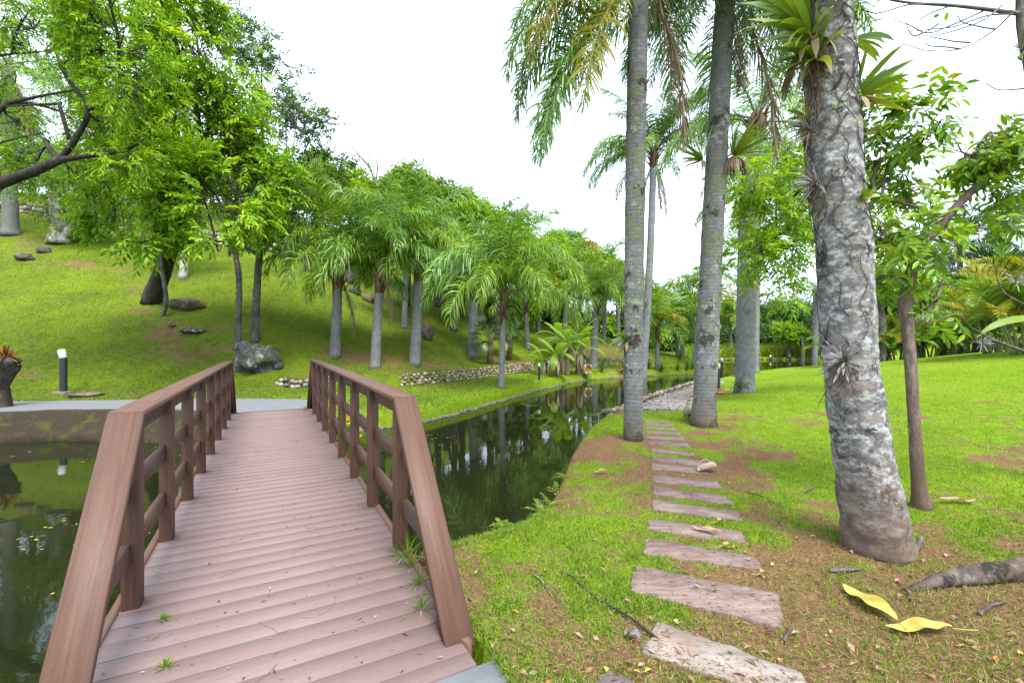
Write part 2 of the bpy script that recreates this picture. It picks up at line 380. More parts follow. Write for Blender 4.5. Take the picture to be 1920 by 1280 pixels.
nzv = m.n('TexNoise'); nzv.inputs['Scale'].default_value = 3; m.l(P, nzv.inputs['Vector']); sc2 = m.n('VectorMath'); sc2.operation = 'SCALE'; sc2.inputs['Scale'].default_value = .12
m.l(nzv.outputs['Color'], sc2.inputs[0]); m.l(P, wv.inputs[0]); m.l(sc2.outputs[0], wv.inputs[1])
vo = m.voro(wv.outputs[0], 5.2, 'DISTANCE_TO_EDGE', .85); vc = m.voro(wv.outputs[0], 5.2, 'F1', .85)
sep = m.n('SeparateColor'); m.l(vc.outputs['Color'], sep.inputs[0])
stone = m.ramp(sep.outputs[0], [(0, (.19, .165, .145)), (.5, (.28, .25, .215)), (1, (.37, .34, .30))])
stone = m.mix(m.noise(P, 14, 5), stone, m.mix(.5, stone, (.15, .12, .10)))
jt = m.ramp(vo.outputs['Distance'], [(.02, 0.), (.10, 1.)])
m.col(m.mix(jt, (.11, .085, .065), stone), .85, .25); m.bump(jt, .9, .035)
COB = [(2.75, 10.05), (2.75, 11.1), (3.3, 11.95), (4.5, 14.1), (6.2, 16.7), (8.4, 19.8), (9.2, 19.4), (7.4, 16.6), (5.75, 13.6), (4.6, 11.4), (4.15, 9.95)]
drape('cobbled_path', COB, m.m, .03, .2)
g = G(); P4 = [BR(1.94, .72), BR(1.94, 1.02), BR(1.35, 1.0), BR(1.3, -.9), BR(1.94, -.9)]
add_prism(g, np.array(P4)[::-1] if sum(a[0] * b[1] - b[0] * a[1] for a, b in zip(np.array(P4)[::-1], np.roll(np.array(P4)[::-1], -1, 0))) > 0 else np.array(P4), -.5, -.005); tag(g.build('concrete_landing', plain('pale_concrete', (.24, .245, .25), .9, .2, (5, .25), (30, .3, .005))), kind='structure')
# ------------------------------------------------------------------ bridge (local y runs along it, x across)
def wood(name, ax, c0, c1, grey, gs=1.0, gn=1.0):
    m = Mat(name); s = [60, 60, 60]; s[ax] = 2.2
    v = m.co('Object', tuple(x * gs for x in s)); off = m.n('VectorMath'); off.operation = 'ADD'
    r = m.rnd(); cb = m.n('CombineXYZ'); k = m.math('MULTIPLY', r, 37.0)
    for q in range(3): m.l(k, cb.inputs[q])
    m.l(v, off.inputs[0]); m.l(cb.outputs[0], off.inputs[1]); v = off.outputs[0]
    a = m.noise(v, gn, 7, .55, .6); b = m.noise(v, .28 if gn < 1.5 else .75, 3, .5, 1.2); f = m.noise(v, 5.5, 3)
    c = m.mix(m.ramp(a, [(.3, 0.), (.72, 1.)]), c0, c1)
    c = m.mix(m.ramp(b, [(.56, 0.), (.66, .7)]), c, grey)
    c = m.mix(m.math('MULTIPLY', r, .25), c, tuple(x * .75 for x in c0))
    sp = m.noise(m.co('Object', (1, 1, 1)), 60, 2); c = m.mix(m.ramp(sp, [(.68, 0.), (.74, .7)]), c, tuple(x * .45 for x in c0))
    bl = m.noise(m.co('Object'), 1.1, 3); c = m.mix(m.ramp(bl, [(.5, 0.), (.8, .22)]), c, tuple(x * 1.3 for x in c1))
    m.col(c, m.ramp(f, [(.3, .50), (.7, .72)]), .35); m.bump(m.math('ADD', a, m.math('MULTIPLY', f, .5)), .2, .002); return m.m
DECK = wood('weathered_deck_board', 0, (.160, .103, .092), (.196, .134, .122), (.155, .142, .148), 1.0, 1.9)
RAILW = wood('brown_composite_board', 1, (.072, .033, .020), (.118, .060, .040), (.066, .054, .056))
POSTW = wood('brown_composite_post', 2, (.064, .027, .016), (.108, .052, .033), (.06, .042, .037))
T0 = 1.94; O = BR(T0, .06)
br = thing('footbridge', 'brown timber footbridge with railings crossing the pond in front', 'bridge', (O[0], O[1], 0), R(28.13))
HW = .79; LEN = 9.2
g = G(); y = .105; pw = .148; k = 0
while y + pw < LEN:
    dz = random.uniform(-.0015, .0015); add_box(g, (-HW, y, -.03 + dz), (HW, y + pw - .009, dz), .0022); y += pw
g.build('deck', DECK, br)
g = G(); add_box(g, (-HW, -.0, -.032), (HW, .098, .004), .004); g.build('end_board', DECK, br); g = G(); add_box(g, (-HW, y + .002, -.03), (HW, y + .1, .003), .004); g.build('end_board', RAILW, br)
for s in (-1, 1):
    g = G(); add_box(g, (s * (HW + .026) - .022, .16, -.26), (s * (HW + .026) + .022, y + .1, .012), .004); g.build('edge_board', RAILW, br)
g = G()
for s in (-.6, 0, .6): add_box(g, (s - .06, .02, -.30), (s + .06, y, -.034))
g.build('beam', POSTW, br)
Y0, Y1 = 3.3 - T0, 10.25 - T0; NP = 8
for s in (-1, 1):
    xin = HW - .008 if s > 0 else -(HW - .048)
    g = G(); add_box(g, (xin - .078, Y0 - .14, 1.082), (xin + .078, Y1 + .14, 1.122), .006)
    rail = g.build('railing', RAILW, br)
    for k in range(NP):
        yk = Y0 + (Y1 - Y0) * k / (NP - 1)
        g = G(); add_box(g, (xin - .042, yk - .058, -.006), (xin + .042, yk + .058, 1.080)); bevel(g.build('post', POSTW, rail), .006)
    xo = xin + s * .018
    for k in range(NP - 1):
        a = Y0 + (Y1 - Y0) * k / (NP - 1) + .059; b = Y0 + (Y1 - Y0) * (k + 1) / (NP - 1) - .059
        for z0, z1 in ((.26, .375), (.61, .725), (.962, 1.079)):
            g = G(); add_box(g, (xo - .019, a, z0), (xo + .019, b, z1), .005); g.build('cross_rail', RAILW, rail)
    for e, (ya, yb) in enumerate(((Y0 - .135, Y0 - 1.20), (Y1 + .135, Y1 + 1.13))):
        # sloping end board from the hand rail to the deck end, built flat along its own y so the grain follows it
        p0 = np.array([0, ya, 1.122]); p1 = np.array([0, yb, -.02]); d = unit(p1 - p0); sg = -1 if yb < ya else 1
        nrm = np.array([0, d[2], -d[1]]) * sg; nrm = nrm if nrm[2] > 0 else -nrm
        L = np.linalg.norm(p1 - p0); xa = np.cross(d, nrm); MX = Matrix(((xa[0], d[0], nrm[0], xin), (xa[1], d[1], nrm[1], p0[1]), (xa[2], d[2], nrm[2], p0[2]), (0, 0, 0, 1)))
        g = G(); add_box(g, (-.078, 0, -.042), (.078, L, 0), .006); g.build('sloping_board', RAILW, rail).matrix_local = MX
        g = G(); add_box(g, (-.04, .06, -.15), (.04, L - .14, -.044), .005); g.build('slope_batten', RAILW, rail).matrix_local = MX
        for z0, z1 in ((.26, .375), (.61, .725)):
            yy = lambda z: ya + (yb - ya) * (1.122 - z) / 1.142
            ys = (Y0 - .059) if sg < 0 else (Y1 + .059)
            q0 = yy(z0) - sg * .14; q1 = yy(z1) - sg * .14
            P = np.array([(ys, z0), (q0, z0), (q1, z1), (ys, z1)]); V = []
            for xx in (xo - .019, xo + .019): V += [(xx, a, b) for a, b in P]
            g = G(); g.add(V, [[0, 1, 2, 3], [7, 6, 5, 4], [0, 4, 5, 1], [1, 5, 6, 2], [2, 6, 7, 3], [3, 7, 4, 0]]); bevel(g.build('cross_rail', RAILW, rail), .004)
# ------------------------------------------------------------------ stepping stones
def sandstone(name, c_lo, c_hi, c_st):
  m = Mat(name); P = m.pos(); 
  mp = m.pos((3, 16, 8)); n1 = m.noise(mp, 1.6, 6, .65, .5); n2 = m.noise(P, 3.2, 5, .6); n3 = m.noise(P, 60, 3)
  c = m.mix(m.ramp(n1, [(.35, 0.), (.68, 1.)]), c_lo, c_hi); c = m.mix(m.ramp(n2, [(.5, 0.), (.66, .75)]), c, c_st)
  c = m.mix(m.ramp(n3, [(.62, 0.), (.75, .5)]), c, (.10, .07, .05))
  m.col(c, .9, .2); m.bump(m.math('ADD', n1, m.math('MULTIPLY', n3, .4)), .5, .012); return m.m
STONE = sandstone('pink_sandstone', (.125, .076, .066), (.230, .178, .155), (.122, .075, .070)); STONE_PALE = sandstone('pale_sandstone', (.17, .135, .115), (.29, .25, .215), (.20, .13, .09)); STONE_GREY = sandstone('grey_sandstone', (.12, .09, .095), (.18, .15, .16), (.12, .09, .09))
quads = [  # pixel corners: near-left, near-right, far-right, far-left
    [(1205, 1228), (1560, 1345), (1505, 1268), (1232, 1168)], [(1178, 1110), (1470, 1180), (1462, 1116), (1190, 1061)],
    [(1206, 1041), (1437, 1073), (1408, 1046), (1211, 1010)], [(1214, 994), (1403, 1020), (1392, 998), (1216, 974)],
    [(1223, 956), (1392, 977), (1384, 960), (1223, 938)], [(1224, 927), (1378, 949), (1362, 932), (1225, 912)],
    [(1223, 904), (1357, 918), (1345, 904), (1224, 891)], [(1221, 881), (1330, 889), (1322, 879), (1222, 870)],
    [(1221, 864), (1318, 876), (1312, 866), (1222, 856)], [(1220, 848), (1306, 857), (1300, 849), (1221, 841)],
    [(1214, 833), (1297, 840), (1290, 833), (1214, 827)], [(1211, 822), (1286, 828), (1280, 822), (1211, 817)],
    [(1210, 812), (1278, 817), (1273, 812), (1210, 808)], [(1209, 804), (1270, 808), (1266, 804), (1209, 800)],
    [(1209, 797), (1264, 800), (1260, 797), (1209, 794)], [(1208, 791), (1258, 794), (1255, 791), (1208, 789)], [(1085, 1330), (1230, 1400), (1215, 1300), (1140, 1262)]]
STONES = []
ords = ['split pale stepping stone with chipped left end, nearest whole one in the path', 'broad rose stepping stone behind the pale split one', 'rose stepping stone tapering to a blunt point, third along', 'stepping stone carrying two curled dry leaves', 'stepping stone just beyond the one with dry leaves', 'sixth stepping stone along, pink with a ragged right end', 'stepping stone whose right end the curled palm spathe rests on', 'stepping stone just beyond the curled palm spathe', 'ninth stepping stone of the path, short and narrow', 'tenth stepping stone of the path, thin in the grass', 'stepping stone level with the foot of the tall near palm', 'twelfth stepping stone, just past the near palm foot', 'thirteenth stepping stone, thin grey strip in grass', 'third stepping stone from the cobbled path', 'second stepping stone from the cobbled path', 'last stepping stone, touching the cobbled path', 'grey stone corner sticking in at the bottom edge by the landing']
for q, lb in zip(quads, ords):
    P = np.array([ray(*c) for c in q])[:, :2] if max(c[1] for c in q) < 1279 else np.array([[(c[0] - 960) / F_PX * 1280 / (c[1] - 640), 1280 / (c[1] - 640)] for c in q])
    P = np.array([[(c[0] - 960) / F_PX * Yd, Yd] for c in q for Yd in [F_PX * 1.5 / (c[1] - 640)]]) if min(c[1] for c in q) > 880 else P
    STONES.append(P)
    out = []
    for a, b in zip(P, np.roll(P, -1, 0)):
        k = max(2, int(np.hypot(*(b - a)) / .035))
        for t in range(k):
            p = a + (b - a) * t / k; nn = np.array([b[1] - a[1], a[0] - b[0]]); nn = nn / np.hypot(*nn)
            out.append(p + nn * (.022 * (fbm(p[0] * 14, p[1] * 14, 5, 3) - .5) * 2))
    ct = np.mean(out, 0); z = float(np.mean(height(P[:, 0], P[:, 1]))) + .014
    out = np.array(out); g = G(); n = len(out); q_ = np.arange(n)
    inn = ct + (out - ct) * .975
    V = np.concatenate([np.c_[out, np.full(n, z - .06)], np.c_[out, np.full(n, z - .008)], np.c_[inn, np.full(n, z)]])
    n0 = g.n; g.add(V, np.concatenate([np.stack([q_ + k * n, (q_ + 1) % n + k * n, (q_ + 1) % n + (k + 1) * n, q_ + (k + 1) * n], -1) for k in (0, 1)])); g.F.append((np.array([q_ + 2 * n]), 0))
    V0 = g.V[0]; V0 -= np.array([ct[0], ct[1], z])
    tag(g.build('stepping_stone', STONE_PALE if len(STONES) == 1 else STONE_GREY if len(STONES) == 17 else STONE, loc=(ct[0], ct[1], z)), lb, 'stepping stone', 'stepping stones through the grass')
# ------------------------------------------------------------------ plant materials
GREEN = leaf_mat('palm_leaflet', [(0, (.045, .12, .022)), (.45, (.115, .245, .040)), (.8, (.205, .36, .060)), (1, (.32, .44, .12))], .3, .38, .5)
LIME = leaf_mat('lime_palm_leaflet', [(0, (.085, .185, .014)), (.5, (.155, .285, .020)), (1, (.28, .40, .045))], .4, .42, .4)
YELL = leaf_mat('yellowing_leaflet', [(0, (.12, .17, .015)), (.5, (.26, .25, .02)), (1, (.38, .29, .03))], .35, .45, .4)
DEAD = leaf_mat('dead_leaflet', [(0, (.13, .085, .05)), (.5, (.23, .165, .105)), (1, (.34, .27, .19))], .15, .8, .15)
BLUE = leaf_mat('grey_green_leaflet', [(0, (.04, .085, .05)), (.5, (.075, .135, .08)), (1, (.13, .20, .12))], .25, .4, .5)
DARK = leaf_mat('dark_palm_leaflet', [(0, (.022, .055, .012)), (.6, (.05, .105, .018)), (1, (.10, .165, .03))], .25, .38, .5)  # deeper green leaflet, mixed among the palm fronds and used for fan leaves
BRIGHT = leaf_mat('bright_leaf', [(0, (.035, .105, .006)), (.25, (.105, .24, .008)), (.6, (.22, .40, .010)), (1, (.40, .50, .016))], .45, .5, .3, big=.55)
LEAF = leaf_mat('mid_green_leaf', [(0, (.045, .115, .008)), (.5, (.105, .215, .012)), (1, (.21, .33, .02))], .42, .5, .3, big=.5)
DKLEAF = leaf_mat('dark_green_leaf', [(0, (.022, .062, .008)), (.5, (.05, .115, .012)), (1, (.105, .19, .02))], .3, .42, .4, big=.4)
GREYLEAF = leaf_mat('grey_green_leaf', [(0, (.05, .11, .025)), (.5, (.095, .18, .040)), (1, (.16, .25, .06))], .25, .5, .3)
BIGLEAF = leaf_mat('broad_leaf', [(0, (.07, .165, .010)), (.45, (.15, .29, .014)), (.92, (.25, .39, .02)), (1, (.40, .38, .02))], .45, .4, .4)
BANANA = leaf_mat('banana_leaf', [(0, (.08, .18, .012)), (1, (.22, .34, .03))], .45, .4, .4)
BROM = leaf_mat('bromeliad_leaf', [(0, (.07, .15, .010)), (.6, (.16, .25, .016)), (1, (.27, .30, .03))], .3, .32, .5)
AIRP = leaf_mat('air_plant_leaf', [(0, (.14, .13, .13)), (.6, (.24, .23, .23)), (1, (.34, .33, .32))], .15, .6, .2)
REDB = leaf_mat('red_bromeliad_leaf', [(0, (.10, .022, .012)), (.6, (.24, .06, .025)), (1, (.32, .15, .04))], .25, .4, .4)
FERN = leaf_mat('fern_leaf', [(0, (.10, .19, .012)), (1, (.24, .35, .03))], .4, .5, .3)
GRASSB = leaf_mat('grass_blade', [(0, (.05, .115, .006)), (.4, (.095, .185, .008)), (.74, (.155, .265, .012)), (.88, (.25, .26, .06)), (1, (.33, .28, .16))], .3, .7, .1, tint=(1.2, 1.15, .5))
def bark(name, dark, mid, pale, lichen=None, scale=6, rings=None, moss=None, stretch=(1, 1, 1), spots=0):
    m = Mat(name); v = m.co('Object', stretch)
    a = m.noise(v, scale, 7, .62, .4); b = m.noise(v, scale * .35, 4, .5); f = m.noise(m.co('Object', (1, 1, 1.6) if rings else (1, 1, .35)), scale * 7, 4, .65)
    c = m.mix(m.ramp(a, [(.32, 0.), (.62, 1.)]), dark, mid)
    vo = m.voro(v, scale * 1.9); c = m.mix(m.math('MULTIPLY', m.ramp(b, [(.44, 0.), (.56, .9)]), m.ramp(vo.outputs['Distance'], [(.25, 1.), (.5, .25)])), c, pale)
    h = m.math('ADD', a, m.math('MULTIPLY', f, .6))
    if rings:
        wv = m.n('TexWave', bands_direction='Z'); m.l(m.co('Object', (1, 1, 1)), wv.inputs['Vector']); wv.inputs['Scale'].default_value = rings; wv.inputs['Distortion'].default_value = 1.6
        wv.inputs['Detail'].default_value = 4; wv.inputs['Detail Scale'].default_value = 2.2
        rg = m.ramp(wv.outputs['Fac'], [(.02, 0.), (.30, 1.)]); c = m.mix(m.ramp(wv.outputs['Fac'], [(.0, .5), (.14, 0.)]), c, tuple(x * .8 for x in dark)); h = m.math('ADD', h, m.math('MULTIPLY', rg, .15))
    if lichen:
        for k, (lc, th, ls) in enumerate(lichen):
            g_ = m.noise(m.co('Object', (1, 1, .8)), ls, 6, .7); g2 = m.noise(m.co('Object', (1, 1, 1)), 1.1 + .6 * k, 3)
            sel = m.ramp(m.math('ADD', g_, m.math('MULTIPLY', m.math('SUBTRACT', g2, .5), .7)), [(th, 0.), (th + .035, .9)]); c = m.mix(sel, c, lc); h = m.math('ADD', h, m.math('MULTIPLY', sel, .3))
    if spots:
        sp = m.noise(m.co('Object', (1, 1, .7)), 5.0, 4, .6); c = m.mix(m.ramp(sp, [(spots, 0.), (spots + .03, .85)]), c, tuple(x * .35 for x in dark))
    c = m.mix(m.ramp(f, [(.3, .5), (.6, 0.)]), c, tuple(x * .55 for x in dark))
    if moss:
        sx = m.n('SeparateXYZ'); m.l(m.co('Object'), sx.inputs[0])
        z = m.math('ADD', sx.outputs[2], m.math('MULTIPLY', m.math('SUBTRACT', b, .5), moss[1])); c = m.mix(m.ramp(m.math('MULTIPLY', z, 1 / moss[2]), [(.0, .9), (1., 0.)]), c, moss[0])
    m.col(c, .92, .15); m.bump(h, .85, .018); return m.m
PALMBARK = bark('palm_bark', (.125, .122, .122), (.205, .205, .208), (.27, .272, .275), [((.20, .215, .11), .60, 7), ((.05, .042, .034), .70, 4)], 5, 5.5)
PALMBARK2 = bark('mossy_palm_bark', (.118, .113, .110), (.20, .198, .198), (.27, .272, .272), [((.17, .19, .10), .53, 9), ((.33, .36, .29), .60, 13), ((.045, .036, .024), .60, 4)], 6, 5.0, ((.10, .075, .05), .5, .5))
m = Mat('blotched_bark'); v = m.co('Object', (1, 1, 1.5)); a_n = m.noise(v, 14, 7, .62); b_n = m.noise(v, 6.5, 5, .6); f_n = m.noise(v, 34, 5, .7)
c = m.ramp(m.math('ADD', m.math('MULTIPLY', a_n, .8), m.math('MULTIPLY', f_n, .2)), [(.35, (.055, .047, .042)), (.42, (.098, .089, .083)), (.485, (.135, .128, .123)), (.525, (.175, .171, .168)), (.555, (.235, .233, .232)), (.585, (.34, .34, .34))])
c = m.mix(m.ramp(b_n, [(.585, 0.), (.60, .7)]), c, m.mix(f_n, (.15, .125, .10), (.25, .22, .18)))
c = m.mix(m.ramp(m.noise(m.co('Object', (1, 1, .8)), 5.5, 7, .75, 1.0), [(.575, 0.), (.605, .9)]), c, (.026, .022, .018))
c = m.mix(m.ramp(m.noise(v, 10, 6, .7), [(.57, 0.), (.60, .85)]), c, m.mix(f_n, (.22, .235, .18), (.36, .37, .32)))
c = m.mix(m.ramp(m.noise(v, 2.1, 3), [(.5, 0.), (.7, .45)]), c, m.mix(.5, c, (.13, .12, .115)))
sx = m.n('SeparateXYZ'); m.l(m.co('Object'), sx.inputs[0]); zz = m.math('ADD', sx.outputs[2], m.math('MULTIPLY', m.math('SUBTRACT', b_n, .5), .5))
c = m.mix(m.ramp(m.math('MULTIPLY', zz, 1.25), [(.1, .85), (1., 0.)]), c, m.mix(a_n, (.07, .045, .03), (.19, .125, .085)))
m.col(c, .92, .15); m.bump(m.math('ADD', a_n, m.math('MULTIPLY', f_n, .7)), .4, .012); BIGBARK = m.m
BROWNBARK = bark('brown_bark', (.085, .058, .043), (.175, .125, .098), (.26, .215, .175), [((.29, .26, .22), .66, 18)], 12, None, ((.11, .068, .046), .4, .9), (1, 1, .3))
DARKBARK = bark('dark_bark', (.022, .018, .014), (.055, .045, .036), (.10, .088, .072), [((.08, .10, .03), .64, 8)], 6, None, None, (1, 1, .5))
GREYBARK = bark('grey_bark', (.05, .043, .035), (.13, .115, .098), (.24, .225, .20), [((.34, .33, .30), .62, 10), ((.13, .15, .06), .66, 8)], 7, None, None, (1, 1, .6))
FIBRE = bark('leaf_base_fibre', (.06, .036, .022), (.19, .12, .075), (.32, .23, .155), None, 9, None, None, (1, 1, .18))
ROCK = bark('lichened_rock', (.035, .033, .028), (.10, .095, .082), (.17, .165, .145), [((.30, .32, .28), .56, 5), ((.05, .07, .015), .60, 4)], 4)
BROWNROCK = bark('brown_rock', (.06, .045, .03), (.14, .105, .075), (.21, .17, .13), None, 3)
WALLSTONE = Mat('wall_stone'); _r = WALLSTONE.rnd(); _c = WALLSTONE.ramp(_r, [(0, (.13, .10, .075)), (.35, (.24, .195, .145)), (.7, (.34, .29, .225)), (1, (.42, .37, .30))])
_c = WALLSTONE.mix(WALLSTONE.noise(WALLSTONE.pos(), 12, 5), _c, WALLSTONE.mix(.55, _c, (.09, .07, .045))); WALLSTONE.col(_c, .9, .2); WALLSTONE.bump(WALLSTONE.noise(WALLSTONE.pos(), 18, 5), .5, .02); WALLSTONE = WALLSTONE.m
MOSSSTONE = plain('mossy_edge_stone', (.13, .12, .08), .9, .15, (5, .6), (9, .6, .02))
MORTAR = plain('wall_earth', (.055, .045, .03), .95, .1, (8, .4))
# ------------------------------------------------------------------ leaf and frond builders
def leaves(g, P, D, Nn, L, Wd, mi=0, fine=False, fold=.18, curl=.15):
    """one leaf per row: base P, direction D, face normal N"""
    P = np.asarray(P); n = len(P); D = unit(D); L = np.broadcast_to(L, (n,))[:, None]; Wd = np.broadcast_to(Wd, (n,))[:, None]
    Sd = unit(np.cross(D, Nn)); Nn = np.cross(Sd, D)
    if not fine:
        m = P + D * L * .48; t = P + D * L - Nn * L * curl
        V = np.stack([P, m + Sd * Wd * .5 + Nn * Wd * fold, t, m - Sd * Wd * .5 + Nn * Wd * fold], 1)
        b = np.arange(n)[:, None] * 4
        g.add(V.reshape(-1, 3), np.concatenate([b + np.array([[0, 1, 2]]), b + np.array([[0, 2, 3]])]), mi); return
    rows = []
    for s, w in ((0, .06), (.22, .78), (.5, 1.), (.78, .62), (1., .02)):
        c = P + D * L * s - Nn * L * curl * s * s; rows += [c + Sd * Wd * .5 * w + Nn * Wd * fold * w, c, c - Sd * Wd * .5 * w + Nn * Wd * fold * w]
    V = np.stack(rows, 1); b = np.arange(n)[:, None] * 15; F = []
    for k in range(4):
        a = 3 * k; F += [b + np.array([[a, a + 1, a + 4, a + 3]]), b + np.array([[a + 1, a + 2, a + 5, a + 4]])]
    g.add(V.reshape(-1, 3), np.concatenate(F), mi)
def ribbon(g, P, D, Wdir, L, Wd, droop, segs=3, mi=0, prof=(.55, 1., .8, .0)):
    """strap leaflets bending under their own weight"""
    n = len(P); L = np.broadcast_to(L, (n,))[:, None]; Wd = np.broadcast_to(Wd, (n,))[:, None]; droop = np.broadcast_to(droop, (n,))[:, None]
    p = np.array(P, float); d = unit(D); rows = []
    prof = np.interp(np.linspace(0, 1, segs + 1), np.linspace(0, 1, len(prof)), prof)
    for k in range(segs + 1):
        w = unit(Wdir - d * np.sum(Wdir * d, -1, keepdims=True)); rows += [p + w * Wd * .5 * max(prof[k], .03), p - w * Wd * .5 * max(prof[k], .03)]
        p = p + d * L / segs; d = unit(d + np.array([0, 0, -1.]) * droop * (1.0 + .5 * k))
    V = np.stack(rows, 1); m = 2 * (segs + 1); b = np.arange(n)[:, None] * m
    g.add(V.reshape(-1, 3), np.concatenate([b + np.array([[2 * k, 2 * k + 1, 2 * k + 3, 2 * k + 2]]) for k in range(segs)]), mi)
def frond(g, L, elev, curve, n, ll, lw, droop, vee=.2, plume=.35, pet=.14, rr=.018, seed=0, base=None, az=0, mi=(0, 1), power=1.25, lean=.75, segs=3, sa=1.):
    """one pinnate leaf starting at the origin towards +X (turned by az)"""
    q = np.random.default_rng(seed + 100); K = 14
    s = np.linspace(0, 1, K); ang = R(elev) - R(curve) * s ** power
    d = np.stack([np.cos(ang), .06 * np.sin(s * 3 + seed), np.sin(ang)], -1); d = unit(d)
    P = np.zeros((K, 3)); P[1:] = np.cumsum((d[:-1] + d[1:]) / 2, 0) * L / (K - 1)
    rot = np.array([[math.cos(az), -math.sin(az), 0], [math.sin(az), math.cos(az), 0], [0, 0, 1]])
    b0 = np.zeros(3) if base is None else np.asarray(base, float)
    add_tube(g, P @ rot.T + b0, rr * (1 - .85 * s), 4, False, mi[1])
    u = np.repeat(np.linspace(pet, .99, n), 2); sd = np.tile([1., -1.], n); u = np.clip(u + q.normal(0, .006, 2 * n), pet, 1)
    Pu = np.stack([np.interp(u, s, P[:, k]) for k in range(3)], -1); T = unit(np.stack([np.interp(u, s, d[:, k]) for k in range(3)], -1))
    side = np.array([0, 1., 0]); up = unit(np.cross(T, side)); up = np.where(up[:, 2:3] < 0, -up, up) if abs(elev) < 89 else up
    a = (.95 - .6 * u)[:, None] * sa; v = (vee + q.normal(0, plume, 2 * n))[:, None]
    D = unit(sd[:, None] * side * a + T * lean * (1.25 - a) + up * v)
    x = (u - pet) / (1 - pet); shape = np.interp(x, [0, .12, .4, .75, 1], [.45, .8, 1, .72, .3])
    lw_ = lw * np.interp(x, [0, .2, .8, 1], [.7, 1, .9, .6])
    V0 = g.n; ribbon(g, Pu @ rot.T + b0, D @ rot.T, (T + q.normal(0, .3, T.shape)) @ rot.T, ll * shape * q.uniform(.85, 1.12, 2 * n), lw_, droop * q.uniform(.7, 1.3, 2 * n), segs, mi[0])
STY = dict(
    hill=dict(L=3.6, n=74, ll=1.05, lw=.043, vee=.25, plume=.38, rr=.03, el=[(88, 66, .5), (82, 98, .6), (76, 124, .68), (68, 142, .7), (56, 142, .7), (36, 130, .65)]),
    tall=dict(L=3.2, n=112, ll=.66, lw=.027, vee=.05, plume=.34, rr=.032, el=[(78, 70, .36), (58, 95, .44), (38, 108, .48), (18, 98, .5), (-8, 75, .5), (-38, 45, .5)]),
    far=dict(L=2.9, n=36, ll=.85, lw=.075, vee=.2, plume=.34, rr=.03, el=[(86, 66, .42), (76, 110, .5), (64, 130, .55), (44, 130, .5), (20, 110, .45)]),
    areca=dict(L=2.3, n=44, ll=.52, lw=.045, vee=.45, plume=.10, rr=.016, el=[(86, 55, .10), (74, 80, .12), (62, 95, .14), (46, 100, .16)]),
    blue=dict(L=3.0, n=44, ll=.62, lw=.06, vee=.15, plume=.25, rr=.03, el=[(75, 60, .2), (52, 85, .25), (30, 95, .28), (5, 80, .3)]),
    dead=dict(L=2.4, n=84, ll=.5, lw=.017, vee=0., plume=.22, rr=.022, sa=.42, el=[(-62, 26, .4), (-76, 12, .35)]))
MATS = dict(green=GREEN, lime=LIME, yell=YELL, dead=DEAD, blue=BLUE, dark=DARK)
STALK = plain('leaf_stalk', (.13, .17, .04), .5, .4); DSTALK = plain('dead_stalk', (.17, .11, .065), .8, .2)
_fc = {}
def frond_mesh(sty, lvl, var, mat):
    k = (sty, lvl, var, mat)
    if k not in _fc:
        p = STY[sty]; e, c, dr = p['el'][lvl]; g = G()
        frond(g, p['L'], e + var * 3 - 3, c, p['n'], p['ll'], p['lw'], dr, p['vee'], p['plume'], rr=p['rr'], seed=lvl * 17 + var * 5 + len(sty), sa=p.get('sa', 1.))
        _fc[k] = g.mesh('frond', [MATS[mat], DSTALK if mat == 'dead' else STALK])
    return _fc[k]
